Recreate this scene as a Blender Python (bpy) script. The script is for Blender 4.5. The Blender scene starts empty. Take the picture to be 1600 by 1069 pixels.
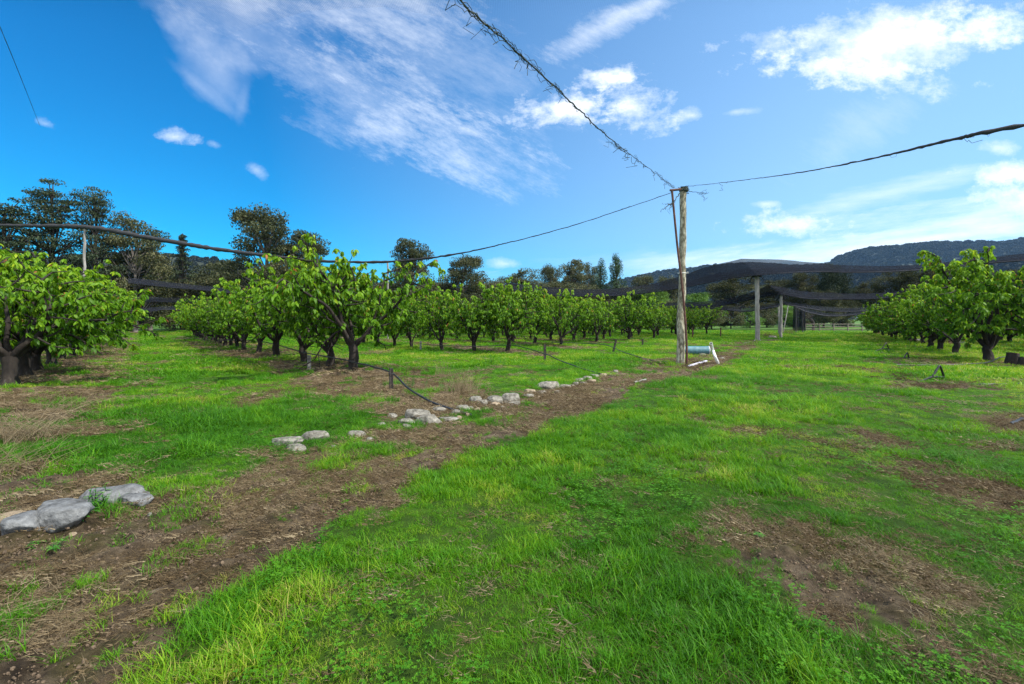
import bpy, bmesh, math, random
import numpy as np
from mathutils import Vector, noise as mnoise
PI = math.pi
sc = bpy.context.scene
COL = sc.collection
F, HOR, EYE = 711.0, 503.0, 1.35          # lens in photo pixels, horizon row, eye height

# ------------------------------------------------------------------ noise
_rs = np.random.RandomState(7)
_T = _rs.rand(256, 256)
def vnoise(x, y, s=0):
    x = np.asarray(x, float) + s * 17.3; y = np.asarray(y, float) + s * 9.1
    xi = np.floor(x).astype(int); yi = np.floor(y).astype(int)
    fx = x - xi; fy = y - yi
    fx = fx * fx * (3 - 2 * fx); fy = fy * fy * (3 - 2 * fy)
    a = _T[xi & 255, yi & 255]; b = _T[(xi + 1) & 255, yi & 255]
    c = _T[xi & 255, (yi + 1) & 255]; d = _T[(xi + 1) & 255, (yi + 1) & 255]
    return (a * (1 - fx) + b * fx) * (1 - fy) + (c * (1 - fx) + d * fx) * fy
def fbm(x, y, o=4, s=0):
    t = 0; a = .5; n = 0
    for i in range(o):
        t = t + a * vnoise(x, y, s + i * 3); n += a; a *= .5; x = x * 2.03; y = y * 2.03
    return t / n
def sstep(a, b, x):
    t = np.clip((x - a) / (b - a), 0, 1); return t * t * (3 - 2 * t)

# ------------------------------------------------------------------ plan of the ground (metres; the camera stands at 0,0)
def G(px, py):                              # a ground point seen at a photo pixel, flat ground
    d = EYE * F / (py - HOR); return ((px - 800) / F * d, d)
def poly(pts): return np.array([p if p[0] != 'w' else p for p in pts], float)
def sdist(P, x, y):                         # signed distance to a polygon, positive inside
    P = np.asarray(P, float); n = len(P)
    x = np.asarray(x, float); y = np.asarray(y, float)
    best = np.full(x.shape, 1e9); ins = np.zeros(x.shape, bool)
    for i in range(n):
        ax, ay = P[i]; bx, by = P[(i + 1) % n]
        ex, ey = bx - ax, by - ay; L = ex * ex + ey * ey + 1e-12
        t = np.clip(((x - ax) * ex + (y - ay) * ey) / L, 0, 1)
        best = np.minimum(best, np.hypot(x - ax - t * ex, y - ay - t * ey))
        c = ((ay > y) != (by > y)) & (x < (bx - ax) * (y - ay) / (by - ay + 1e-12) + ax)
        ins ^= c
    return np.where(ins, best, -best)
TRACK = [(-3.5, -5), (-1.8, 0), (-1.47, 1.7)] + [G(*p) for p in [(305, 975), (555, 790), (640, 750), (700, 732), (790, 690), (900, 655), (1000, 606), (1130, 570), (1190, 541), (1232, 528),
         (1215, 523), (1183, 527), (1060, 553), (1000, 568), (900, 598), (740, 632), (600, 652), (560, 680), (480, 700), (400, 705), (330, 760), (200, 792), (0, 840)]] + [(-6.5, -1)]
STRIP_A = [G(*p) for p in [(-400, 630), (0, 570), (160, 530), (208, 518), (222, 521), (205, 545), (138, 608), (85, 690), (140, 775), (0, 830), (-300, 900)]]
STRIP_B = [G(*p) for p in [(650, 655), (560, 625), (470, 590), (390, 563), (300, 541), (236, 523), (240, 519), (330, 531), (430, 545), (552, 566), (640, 583), (760, 612), (750, 640)]]
R1 = [G(*p) for p in [(1120, 795), (1230, 782), (1350, 840), (1440, 890), (1600, 1000), (1640, 1120), (1480, 1075), (1280, 955), (1190, 860)]]
R2 = [G(*p) for p in [(1460, 672), (1600, 652), (1700, 660), (1650, 700), (1500, 692)]]
R3 = [G(*p) for p in [(1370, 598), (1440, 590), (1700, 597), (1700, 608), (1400, 606)]]
R4 = [G(*p) for p in [(1330, 566), (1420, 561), (1640, 569), (1620, 578), (1400, 572)]]
R5 = [G(*p) for p in [(1290, 700), (1360, 680), (1500, 735), (1640, 790), (1600, 810), (1420, 750)]]
R6 = [G(*p) for p in [(1080, 655), (1130, 660), (1140, 678), (1085, 672)]]
DIRL = np.array([-.81, 1.0]); DIRL /= np.linalg.norm(DIRL)      # the left block's rows
DIRR = np.array([.69, 1.0]); DIRR /= np.linalg.norm(DIRR)        # the track and the right block's rows
ROWSTART = {2: (-4.29, 12.3), 3: (0.3, 19.9), 4: (2.6, 24.3), 5: (5.3, 28.6), 6: (8.1, 31.6), 7: (11.0, 35.5), 8: (14.6, 40.0), 9: (17.4, 43.5), 10: (20.2, 47)}
def rowdist(p0, x, y):
    dx = x - p0[0]; dy = y - p0[1]
    return dx * DIRL[0] + dy * DIRL[1], np.abs(dx * -DIRL[1] + dy * DIRL[0])
def ground(x, y):
    """height, bareness 0..1, mossiness"""
    x = np.asarray(x, float); y = np.asarray(y, float)
    w = (fbm(x * 1.1, y * 1.1, 4, 2) - .5)
    w2 = (fbm(x * .35, y * .35, 3, 5) - .5)
    d = -9 * np.ones_like(x)
    tr = sdist(TRACK, x, y)
    for P, off, mx_ in ((TRACK, .0, .34), (STRIP_A, .3, .75), (STRIP_B, .3, .6), (R1, .02, .03), (R2, .05, .12), (R3, .1, .2), (R4, .1, .2), (R5, -.1, -.05), (R6, -.05, .1)):
        d = np.maximum(d, np.minimum(sdist(P, x, y) + off, mx_))
    z = np.zeros_like(x)
    for k, p0 in ROWSTART.items():
        al, ac = rowdist(p0, x, y)
        if k != 2: d = np.maximum(d, np.minimum(1.0 - ac, al + 2.2))
        h = .16 if k == 2 else .1
        z = z + h * np.exp(-(ac / .9) ** 2) * sstep(-2.5, 0.5, al)
    al, ac = rowdist((-10, 9), x, y)
    z = z + .12 * np.exp(-(ac / 1.0) ** 2)
    bare = sstep(-.20, .26, d + w * 1.1 + (fbm(x * 4.5, y * 4.5, 3, 17) - .5) * .5)
    patch = fbm(x * 1.7, y * 1.7, 4, 11) - .2 * sstep(3.2, 2.4, y) * sstep(-.9, -1.3, x)                         # islands of grass in the bare soil
    band = np.full(x.shape, 9.0)                                   # the strip beside the grass edge stays bare
    for (ax, ay), (bx, by) in zip(TRACK[1:11], TRACK[2:12]):
        ex, ey = bx - ax, by - ay; t_ = np.clip(((x - ax) * ex + (y - ay) * ey) / (ex * ex + ey * ey), 0, 1); band = np.minimum(band, np.hypot(x - ax - t_ * ex, y - ay - t_ * ey))
    bare = bare * (1 - .8 * sstep(.56, .66, patch) * sstep(.35, .9, band))
    bare = np.maximum(bare, sstep(-.04, .12, tr + .12 * w + .3 * (fbm(x * 4.5, y * 4.5, 3, 17) - .5)) * sstep(1.0, .5, band) * .92)
    worn = sstep(.60, .74, fbm(x * .55, y * .55, 4, 21)) * .55    # thin turf
    bare = np.maximum(bare, worn * sstep(70, 20, y))
    r = np.hypot(x, y)
    z = z + .10 * w2 * sstep(0.5, 4, r) + .045 * w + .02 * (fbm(x * 5, y * 5, 3, 8) - .5)
    # wheel ruts in the soil, tyre tread across the band beside the grass
    ln = x * DIRR[0] + y * DIRR[1]
    z = z + .012 * np.sin(ln * 2 * PI / .17 + 3 * fbm(x * 1.5, y * 1.5, 2, 19)) * sstep(.3, .8, bare) * sstep(1.1, .6, band) * sstep(.45, .6, fbm(x * .9, y * .9, 2, 23)) * sstep(14, 8, y)
    u = x * DIRR[1] - y * DIRR[0]
    rut = (fbm(u * 7, (x * DIRR[0] + y * DIRR[1]) * .8, 3, 31) - .5)
    z = z + bare * (.13 * rut + .05 * (fbm(x * 11, y * 11, 3, 33) - .5) - .02)
    z = z + .004 * np.clip(y - 60, 0, 60)
    return z, bare, patch
def gz(x, y): return float(ground(np.array([x]), np.array([y]))[0][0])
def at(px, py):                             # ground point behind a pixel, on the real relief
    z = 0
    for _ in range(6):
        d = (EYE - z) * F / (py - HOR); x = (px - 800) / F * d; z = gz(x, d)
    return Vector((x, d, z))
def P3(px, py, d): return Vector(((px - 800) / F * d, d, EYE + (HOR - py) / F * d))

# ------------------------------------------------------------------ mesh helpers
class MB:
    def __init__(s): s.v = []; s.f = []; s.t = []; s.m = []; s.n = 0
    def add(s, v, f, tint=0.0, mi=0):
        v = np.asarray(v, float).reshape(-1, 3); f = np.asarray(f, int)
        s.v.append(v); s.f.append(f + s.n); s.n += len(v)
        s.t.append(np.broadcast_to(np.asarray(tint, float), (len(v),)).copy()); s.m.append(np.full(len(f), mi))
        return s
    def tube(s, path, rad, sides=7, mi=0, tint=0.0, cap=True):
        p = np.array([tuple(q) for q in path], float); n = len(p)
        rad = np.broadcast_to(np.asarray(rad, float), (n,))
        t = np.gradient(p, axis=0); t /= np.linalg.norm(t, axis=1)[:, None] + 1e-9
        up = np.array([0, 0, 1.]) if abs(t[0, 2]) < .9 else np.array([1., 0, 0])
        a = np.cross(t, up); a /= np.linalg.norm(a, axis=1)[:, None] + 1e-9
        b = np.cross(a, t)
        th = np.arange(sides) * 2 * PI / sides
        ring = a[:, None, :] * np.cos(th)[None, :, None] + b[:, None, :] * np.sin(th)[None, :, None]
        v = (p[:, None, :] + ring * rad[:, None, None]).reshape(-1, 3)
        i = np.arange(n - 1)[:, None] * sides; j = np.arange(sides)[None, :]; k = (j + 1) % sides
        f = np.stack([i + j, i + k, i + sides + k, i + sides + j], -1).reshape(-1, 4)
        base = s.n
        s.add(v, f, tint, mi)
        if cap:
            for c, o in ((0, 0), (n - 1, (n - 1) * sides)):
                vv = np.vstack([p[c][None], v[o:o + sides]])
                ff = np.array([[0, 1 + q, 1 + (q + 1) % sides] for q in range(sides)])
                s.add(vv, ff, tint, mi)
        return s
    def build(s, name, mats, parent=None, smooth=True):
        V = np.vstack(s.v); T = np.concatenate(s.t)
        me = bpy.data.meshes.new(name)
        ls = np.concatenate([np.full(len(f), f.shape[1]) for f in s.f]); L = np.concatenate([f.ravel() for f in s.f])
        me.vertices.add(len(V)); me.vertices.foreach_set('co', V.astype(np.float32).ravel())
        me.loops.add(len(L)); me.loops.foreach_set('vertex_index', L.astype(np.int32))
        me.polygons.add(len(ls)); me.polygons.foreach_set('loop_start', np.concatenate([[0], np.cumsum(ls)[:-1]]).astype(np.int32))
        me.polygons.foreach_set('material_index', np.concatenate(s.m).astype(np.int32))
        me.polygons.foreach_set('use_smooth', np.full(len(ls), smooth))
        at_ = me.attributes.new('tint', 'FLOAT', 'POINT'); at_.data.foreach_set('value', T.astype(np.float32))
        me.update(calc_edges=True); me.validate()
        for m in (mats if isinstance(mats, (list, tuple)) else [mats]): me.materials.append(m)
        o = bpy.data.objects.new(name, me)
        if parent != 'none': COL.objects.link(o)
        if parent and parent != 'none': o.parent = parent
        return o
def tag(o, label=None, cat=None, group=None, kind=None):
    if label: o['label'] = label
    if cat: o['category'] = cat
    if group: o['group'] = group
    if kind: o['kind'] = kind
    return o
def empty(name, loc=(0, 0, 0), rz=0):
    o = bpy.data.objects.new(name, None); COL.objects.link(o); o.location = loc; o.rotation_euler = (0, 0, rz); o.empty_display_size = .2
    return o
def rotmats(yaw, pitch, roll):              # x axis forward; pitch down positive
    cy, sy, cp, sp, cr, sr = np.cos(yaw), np.sin(yaw), np.cos(pitch), np.sin(pitch), np.cos(roll), np.sin(roll)
    z = np.zeros_like(yaw); o = z + 1
    Rz = np.stack([cy, -sy, z, sy, cy, z, z, z, o], -1).reshape(-1, 3, 3)
    Ry = np.stack([cp, z, sp, z, o, z, -sp, z, cp], -1).reshape(-1, 3, 3)
    Rx = np.stack([o, z, z, z, cr, -sr, z, sr, cr], -1).reshape(-1, 3, 3)
    return Rz @ Ry @ Rx
def scatter(mb, tv, tf, pos, R, sc_, tint, mi=0):
    tv = np.asarray(tv, float); N = len(pos)
    v = np.einsum('nij,kj->nki', R, tv) * np.asarray(sc_).reshape(N, -1, 1) if np.ndim(sc_) else np.einsum('nij,kj->nki', R, tv) * sc_
    v = v + pos[:, None, :]
    f = (np.asarray(tf)[None] + (np.arange(N) * len(tv))[:, None, None]).reshape(-1, np.asarray(tf).shape[1])
    mb.add(v.reshape(-1, 3), f, np.repeat(tint, len(tv)), mi)

# ------------------------------------------------------------------ materials
def newmat(name):
    m = bpy.data.materials.new(name); m.use_nodes = True; nt = m.node_tree; nt.nodes.clear()
    return m, nt
def nd(nt, t, **k):
    n = nt.nodes.new(t)
    for a, b in k.items(): setattr(n, a, b)
    return n
def ramp(nt, fac, stops):
    r = nd(nt, 'ShaderNodeValToRGB'); e = r.color_ramp.elements
    while len(e) < len(stops): e.new(.5)
    for i, (p, c) in enumerate(stops): e[i].position = p; e[i].color = (*c, 1)
    nt.links.new(fac, r.inputs[0]); return r.outputs[0]
def mat_noise(name, stops, scale=5, rough=.85, bump=.3, bscale=None, stretch=(1, 1, 1), detail=6, spec=.3, metal=0):
    m, nt = newmat(name); L = nt.links.new
    tc = nd(nt, 'ShaderNodeTexCoord'); mp = nd(nt, 'ShaderNodeMapping'); mp.inputs['Scale'].default_value = stretch
    L(tc.outputs['Object'], mp.inputs[0])
    n = nd(nt, 'ShaderNodeTexNoise'); n.inputs['Scale'].default_value = scale; n.inputs['Detail'].default_value = detail; n.inputs['Roughness'].default_value = .65
    L(mp.outputs[0], n.inputs[0])
    b = nd(nt, 'ShaderNodeBsdfPrincipled'); b.inputs['Roughness'].default_value = rough; b.inputs['Specular IOR Level'].default_value = spec; b.inputs['Metallic'].default_value = metal
    L(ramp(nt, n.outputs[0], stops), b.inputs['Base Color'])
    if bump:
        n2 = nd(nt, 'ShaderNodeTexNoise'); n2.inputs['Scale'].default_value = bscale or scale * 3; n2.inputs['Detail'].default_value = 5; L(mp.outputs[0], n2.inputs[0])
        bp = nd(nt, 'ShaderNodeBump'); bp.inputs['Strength'].default_value = bump; bp.inputs['Distance'].default_value = .03 if 'rock' in name else .02
        L(n2.outputs[0], bp.inputs['Height']); L(bp.outputs[0], b.inputs['Normal'])
    o = nd(nt, 'ShaderNodeOutputMaterial'); L(b.outputs[0], o.inputs[0])
    return m
def mat_leaf(name, stops, trans=.35, rough=.45, spec=.35, attr='tint', inst=False, tcol=1.0):
    m, nt = newmat(name); L = nt.links.new
    a = nd(nt, 'ShaderNodeAttribute', attribute_name=attr, attribute_type='GEOMETRY')
    fac = a.outputs['Fac']
    if inst:
        a2 = nd(nt, 'ShaderNodeAttribute', attribute_name='itint', attribute_type='INSTANCER')
        mm = nd(nt, 'ShaderNodeMath', operation='ADD'); L(fac, mm.inputs[0]); L(a2.outputs['Fac'], mm.inputs[1]); mm.use_clamp = True; fac = mm.outputs[0]
    col = ramp(nt, fac, stops)
    b = nd(nt, 'ShaderNodeBsdfPrincipled'); b.inputs['Roughness'].default_value = rough; b.inputs['Specular IOR Level'].default_value = spec
    L(col, b.inputs['Base Color'])
    o = nd(nt, 'ShaderNodeOutputMaterial')
    if trans:
        t = nd(nt, 'ShaderNodeBsdfTranslucent'); hs = nd(nt, 'ShaderNodeHueSaturation'); hs.inputs['Value'].default_value = 1.5 * tcol; hs.inputs['Hue'].default_value = .485
        L(col, hs.inputs['Color']); L(hs.outputs[0], t.inputs[0])
        x = nd(nt, 'ShaderNodeMixShader'); x.inputs[0].default_value = trans
        L(b.outputs[0], x.inputs[1]); L(t.outputs[0], x.inputs[2]); L(x.outputs[0], o.inputs[0])
    else: L(b.outputs[0], o.inputs[0])
    return m
def mat_net(name, alpha, col=(.022, .022, .027), weave=None):
    m, nt = newmat(name); L = nt.links.new
    tr = nd(nt, 'ShaderNodeBsdfTransparent'); df = nd(nt, 'ShaderNodeBsdfDiffuse'); df.inputs[0].default_value = (*col, 1)
    x = nd(nt, 'ShaderNodeMixShader'); tc = nd(nt, 'ShaderNodeTexCoord')
    if weave:                               # two families of threads crossing
        outs = []
        for dr in ('X', 'Y'):
            w = nd(nt, 'ShaderNodeTexWave', bands_direction=dr, wave_profile='SIN'); w.inputs['Scale'].default_value = weave; w.inputs['Distortion'].default_value = .4
            w.inputs['Detail Scale'].default_value = .5
            L(tc.outputs['Object'], w.inputs[0])
            p = nd(nt, 'ShaderNodeMath', operation='POWER'); L(w.outputs['Fac'], p.inputs[0]); p.inputs[1].default_value = 5; outs.append(p.outputs[0])
        mx = nd(nt, 'ShaderNodeMath', operation='MAXIMUM'); L(outs[0], mx.inputs[0]); L(outs[1], mx.inputs[1])
        ml = nd(nt, 'ShaderNodeMath', operation='MULTIPLY'); L(mx.outputs[0], ml.inputs[0]); ml.inputs[1].default_value = alpha; fa = nd(nt, 'ShaderNodeAttribute', attribute_name='tint'); m3 = nd(nt, 'ShaderNodeMath', operation='MULTIPLY'); L(ml.outputs[0], m3.inputs[0]); L(fa.outputs['Fac'], m3.inputs[1]); ml = m3
        L(ml.outputs[0], x.inputs[0])
    else:
        n = nd(nt, 'ShaderNodeTexNoise'); n.inputs['Scale'].default_value = .8; L(tc.outputs['Object'], n.inputs[0])
        mr = nd(nt, 'ShaderNodeMapRange'); mr.inputs['To Min'].default_value = alpha * .82; mr.inputs['To Max'].default_value = min(1, alpha * 1.18); L(n.outputs[0], mr.inputs[0])
        L(mr.outputs[0], x.inputs[0])
    L(tr.outputs[0], x.inputs[1]); L(df.outputs[0], x.inputs[2])
    o = nd(nt, 'ShaderNodeOutputMaterial'); L(x.outputs[0], o.inputs[0])
    return m

M = {}
M['bark'] = mat_noise('cherry_bark', [(.3, (.010, .008, .007)), (.6, (.032, .025, .02)), (.8, (.10, .09, .075))], 9, .9, .8, 22, (1, 1, .45))
M['gumbark'] = mat_noise('gum_bark', [(.3, (.06, .05, .045)), (.7, (.2, .18, .16))], 2, .9, .3)
M['darkbark'] = mat_noise('dark_bark', [(.3, (.02, .016, .014)), (.7, (.06, .05, .042))], 2, .9, .3)
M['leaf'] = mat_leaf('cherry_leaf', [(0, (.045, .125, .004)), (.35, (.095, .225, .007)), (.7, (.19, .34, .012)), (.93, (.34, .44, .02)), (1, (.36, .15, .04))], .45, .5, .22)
M['gumleaf'] = mat_leaf('gum_leaf', [(0, (.030, .042, .016)), (.5, (.068, .080, .032)), (1, (.13, .12, .052))], .2, .6, .2)
M['pineleaf'] = mat_leaf('pine_needles', [(0, (.016, .027, .014)), (.5, (.036, .056, .026)), (1, (.066, .088, .04))], .15, .6, .2)
M['poplarleaf'] = mat_leaf('poplar_leaf', [(0, (.018, .042, .018)), (.5, (.035, .075, .028)), (1, (.07, .12, .045))], .2, .5, .3)
M['willowleaf'] = mat_leaf('willow_leaf', [(0, (.04, .10, .012)), (.5, (.09, .20, .022)), (1, (.17, .29, .045))], .3, .5, .3)
M['weedleaf'] = mat_leaf('weed_leaf', [(0, (.03, .12, .015)), (.5, (.06, .2, .02)), (1, (.14, .3, .04))], .3, .45, .35)
M['grass'] = mat_leaf('grass_blade', [(0, (.026, .115, .003)), (.3, (.060, .215, .004)), (.6, (.115, .29, .006)), (.85, (.24, .37, .015)), (1, (.40, .37, .09))], .38, .5, .22, inst=True)
M['straw'] = mat_leaf('dry_straw', [(0, (.06, .04, .02)), (.5, (.16, .115, .06)), (1, (.36, .29, .18))], .15, .7, .15, inst=True)
M['clover'] = mat_leaf('clover_leaf', [(0, (.03, .12, .006)), (.5, (.06, .21, .01)), (1, (.12, .29, .015))], .3, .6, .15, inst=True)
M['crumb'] = mat_noise('soil_crumb', [(.3, (.06, .04, .025)), (.7, (.2, .145, .095))], 30, .95, .5)
M['pole'] = mat_noise('lichen_pole', [(.34, (.05, .042, .03)), (.47, (.20, .18, .125)), (.58, (.38, .36, .27)), (.74, (.60, .58, .47))], 16, .95, .9, 30, (1, 1, .35))
M['greypole'] = mat_noise('grey_pole', [(.35, (.16, .15, .14)), (.65, (.36, .34, .31))], 10, .95, .6, 20, (1, 1, .2))
M['rust'] = mat_noise('rusty_steel', [(.3, (.035, .018, .014)), (.6, (.11, .045, .03)), (.8, (.2, .13, .1))], 8, .75, .3, spec=.4)
M['black'] = mat_noise('black_plastic', [(.3, (.010, .010, .011)), (.7, (.03, .03, .032))], 12, .45, .1, spec=.5)
M['stake'] = mat_noise('steel_stake', [(.3, (.02, .017, .016)), (.7, (.06, .05, .045))], 20, .7, .2)
M['greystake'] = mat_noise('weathered_stake', [(.3, (.12, .12, .11)), (.7, (.3, .3, .27))], 20, .9, .3)
M['white'] = mat_noise('white_pvc', [(.3, (.62, .63, .62)), (.7, (.85, .85, .83))], 14, .4, .05, spec=.5)
M['lilac'] = mat_noise('lilac_pvc', [(.3, (.38, .36, .44)), (.7, (.6, .58, .66))], 14, .45, .05, spec=.5)
M['teal'] = mat_noise('teal_plastic', [(.3, (.045, .12, .14)), (.7, (.09, .22, .25))], 9, .5, .1, spec=.5)
M['rock'] = mat_noise('rock', [(.3, (.05, .045, .036)), (.43, (.14, .13, .105)), (.58, (.24, .225, .19)), (.78, (.40, .38, .33))], 14, .92, .7, 26)
M['bluerock'] = mat_noise('blue_grey_rock', [(.3, (.045, .045, .042)), (.46, (.115, .118, .118)), (.6, (.18, .185, .185)), (.78, (.30, .30, .29))], 14, .92, .7, 26)
M['tanrock'] = mat_noise('tan_rock', [(.28, (.13, .095, .06)), (.5, (.27, .21, .14)), (.8, (.42, .36, .27))], 6, .92, .7, 26)
M['wood'] = mat_noise('cut_wood', [(.3, (.10, .06, .035)), (.7, (.3, .2, .12))], 8, .9, .5)
M['net'] = mat_net('black_net_folded', .64, (.016, .018, .024))
M['veil'] = mat_net('black_net_single', .42, (.018, .017, .022))
M['netroll'] = mat_noise('rolled_net', [(.35, (.012, .012, .014)), (.65, (.06, .062, .068))], 60, .9, .9, 90)
M['greenwire'] = mat_noise('green_wire', [(.3, (.012, .02, .016)), (.7, (.04, .06, .05))], 30, .7, .4)
M['overnet'] = mat_net('overhead_net', .30, (.05, .055, .07), weave=13)
M['farwood'] = mat_noise('fence_wood', [(.3, (.12, .1, .08)), (.7, (.25, .22, .18))], 3, .95, .2)

# ------------------------------------------------------------------ ground sheet
def ground_mat():
    m, nt = newmat('orchard_ground'); L = nt.links.new
    tc = nd(nt, 'ShaderNodeTexCoord'); P = tc.outputs['Object']
    def ns(scale, det=6, rough=.6, st=None):
        n = nd(nt, 'ShaderNodeTexNoise'); n.inputs['Scale'].default_value = scale; n.inputs['Detail'].default_value = det; n.inputs['Roughness'].default_value = rough
        L(P, n.inputs[0]); return n.outputs[0]
    a = nd(nt, 'ShaderNodeAttribute', attribute_name='tint').outputs['Fac']
    soil = ramp(nt, ns(7, 8, .7), [(.32, (.030, .021, .013)), (.46, (.085, .062, .038)), (.58, (.16, .12, .075)), (.76, (.29, .235, .165))])
    moss = ramp(nt, ns(14, 6), [(.3, (.05, .052, .010)), (.7, (.11, .10, .022))])
    fm = ramp(nt, ns(1.6, 5), [(.47, (0, 0, 0)), (.62, (.75, .75, .75))])
    mx = nd(nt, 'ShaderNodeMix', data_type='RGBA'); L(fm, mx.inputs[0]); L(soil, mx.inputs[6]); L(moss, mx.inputs[7])
    turf = ramp(nt, ns(3.5, 8, .75), [(.3, (.020, .045, .006)), (.5, (.045, .10, .008)), (.66, (.08, .16, .012)), (.82, (.14, .15, .04))])
    ad = nd(nt, 'ShaderNodeMath', operation='MULTIPLY_ADD'); L(ns(9, 6, .7), ad.inputs[0]); ad.inputs[1].default_value = .7; L(a, ad.inputs[2])
    st = nd(nt, 'ShaderNodeMapRange', interpolation_type='SMOOTHSTEP'); st.inputs['From Min'].default_value = .68; st.inputs['From Max'].default_value = .98; L(ad.outputs[0], st.inputs[0])
    mg = nd(nt, 'ShaderNodeMix', data_type='RGBA'); L(st.outputs[0], mg.inputs[0]); L(turf, mg.inputs[6]); L(mx.outputs[2], mg.inputs[7])
    b = nd(nt, 'ShaderNodeBsdfPrincipled'); b.inputs['Roughness'].default_value = .95; b.inputs['Specular IOR Level'].default_value = .15
    L(mg.outputs[2], b.inputs['Base Color'])
    bp = nd(nt, 'ShaderNodeBump'); bp.inputs['Strength'].default_value = 1; bp.inputs['Distance'].default_value = .05
    L(ns(26, 8, .8), bp.inputs['Height']); L(bp.outputs[0], b.inputs['Normal'])
    o = nd(nt, 'ShaderNodeOutputMaterial'); L(b.outputs[0], o.inputs[0]); return m
M['ground'] = ground_mat()
rr = np.concatenate([np.exp(np.arange(math.log(.6), math.log(90), .0085)), np.exp(np.linspace(math.log(92), math.log(2700), 50))])
fine = np.arange(-62, 62.01, .34); back = np.arange(65, 295.1, 5)
th = np.radians(np.concatenate([fine, back]))
RR, TH = np.meshgrid(rr, th, indexing='ij')
X = RR * np.sin(TH); Y = RR * np.cos(TH)
Z, B, PT = ground(X.ravel(), Y.ravel())
nr, na = RR.shape
V = np.stack([X.ravel(), Y.ravel(), Z], -1)
i = np.arange(nr - 1)[:, None] * na; j = np.arange(na)[None]; k = (j + 1) % na
Fq = np.stack([i + j, i + k, i + na + k, i + na + j], -1).reshape(-1, 4)[:, ::-1]
mb = MB(); mb.add(V, Fq, B)
cz = gz(0, 0)
mb.add(np.vstack([[[0, 0, cz]], V[:na]]), np.array([[0, 1 + (q + 1) % na, 1 + q] for q in range(na)]), 0.0)
tag(mb.build('ground', M['ground']), 'uneven orchard ground of turf and bare brown soil', 'ground', kind='structure')

LV = np.array([(0, 0, 0), (.3, 0, -.02), (.68, 0, -.12), (1, 0, -.34), (.3, .20, .045), (.68, .185, -.06), (.3, -.20, .045), (.68, -.185, -.06)])
LF = np.array([(0, 1, 4), (0, 6, 1), (1, 2, 5), (1, 5, 4), (1, 6, 7), (1, 7, 2), (2, 3, 5), (2, 7, 3)])
# ------------------------------------------------------------------ ground cover
def blade_set(rs, n, rad, h0, h1, w, lean, segs=3, flat=0.0):
    mb = MB()
    for q in range(n):
        a = rs.rand() * 2 * PI; r = rad * math.sqrt(rs.rand()); bx, by = r * math.cos(a), r * math.sin(a)
        h = h0 + (h1 - h0) * rs.rand(); az = rs.rand() * 2 * PI; ln = lean * (.3 + rs.rand()) * h
        dx, dy = math.cos(az), math.sin(az); px, py = -dy, dx
        vs = []; wv = w * (.7 + .6 * rs.rand())
        for s_ in range(segs + 1):
            t = s_ / segs; off = ln * t ** 1.8; z = h * (t - .25 * lean * t * t) * (1 - flat) + flat * .01
            ww = wv * (1 - t ** 1.5) * .5
            if flat: off = h * t
            if s_ < segs: vs += [(bx + dx * off + px * ww, by + dy * off + py * ww, z - .006 * (s_ == 0)), (bx + dx * off - px * ww, by + dy * off - py * ww, z)]
            else: vs += [(bx + dx * off, by + dy * off, z)]
        f = []
        for s_ in range(segs - 1):
            o = 2 * s_; f += [[o, o + 1, o + 3], [o, o + 3, o + 2]]
        o = 2 * (segs - 1); f += [[o, o + 1, o + 2]]
        mb.add(vs, f, .42 * rs.rand() ** 1.5 - .04)
    return mb
def src_coll(name, mbs, mat):
    c = bpy.data.collections.new(name)
    for q, mb in enumerate(mbs):
        o = mb.build('%s_source_%02d' % (name, q), mat, 'none', smooth=False); c.objects.link(o)
    return c
def gn_scatter(name, pts, rot, scl, idx, tint, coll, label, cat):
    me = bpy.data.meshes.new(name); me.vertices.add(len(pts)); me.vertices.foreach_set('co', pts.astype(np.float32).ravel())
    for nm, ty, ar, key in (('irot', 'FLOAT_VECTOR', rot, 'vector'), ('iscl', 'FLOAT_VECTOR', scl, 'vector'), ('iidx', 'INT', idx, 'value'), ('itint', 'FLOAT', tint, 'value')):
        a = me.attributes.new(nm, ty, 'POINT'); a.data.foreach_set(key, (ar.astype(np.int32) if ty == 'INT' else ar.astype(np.float32)).ravel())
    o = bpy.data.objects.new(name, me); COL.objects.link(o)
    ng = bpy.data.node_groups.new(name + '_nodes', 'GeometryNodeTree')
    ng.interface.new_socket('Geometry', in_out='INPUT', socket_type='NodeSocketGeometry'); ng.interface.new_socket('Geometry', in_out='OUTPUT', socket_type='NodeSocketGeometry')
    gi = ng.nodes.new('NodeGroupInput'); go = ng.nodes.new('NodeGroupOutput'); ip = ng.nodes.new('GeometryNodeInstanceOnPoints')
    ci = ng.nodes.new('GeometryNodeCollectionInfo'); ci.inputs['Collection'].default_value = coll; ci.inputs['Separate Children'].default_value = True; ci.inputs['Reset Children'].default_value = True
    def na_(nm, dt): n = ng.nodes.new('GeometryNodeInputNamedAttribute'); n.data_type = dt; n.inputs['Name'].default_value = nm; return n.outputs['Attribute']
    L = ng.links.new
    L(gi.outputs[0], ip.inputs['Points']); L(ci.outputs[0], ip.inputs['Instance']); ip.inputs['Pick Instance'].default_value = True
    L(na_('iidx', 'INT'), ip.inputs['Instance Index']); L(na_('irot', 'FLOAT_VECTOR'), ip.inputs['Rotation']); L(na_('iscl', 'FLOAT_VECTOR'), ip.inputs['Scale'])
    L(ip.outputs[0], go.inputs[0])
    md = o.modifiers.new('scatter', 'NODES'); md.node_group = ng
    return tag(o, label, cat, kind='stuff')
rs = np.random.RandomState(3)
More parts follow.
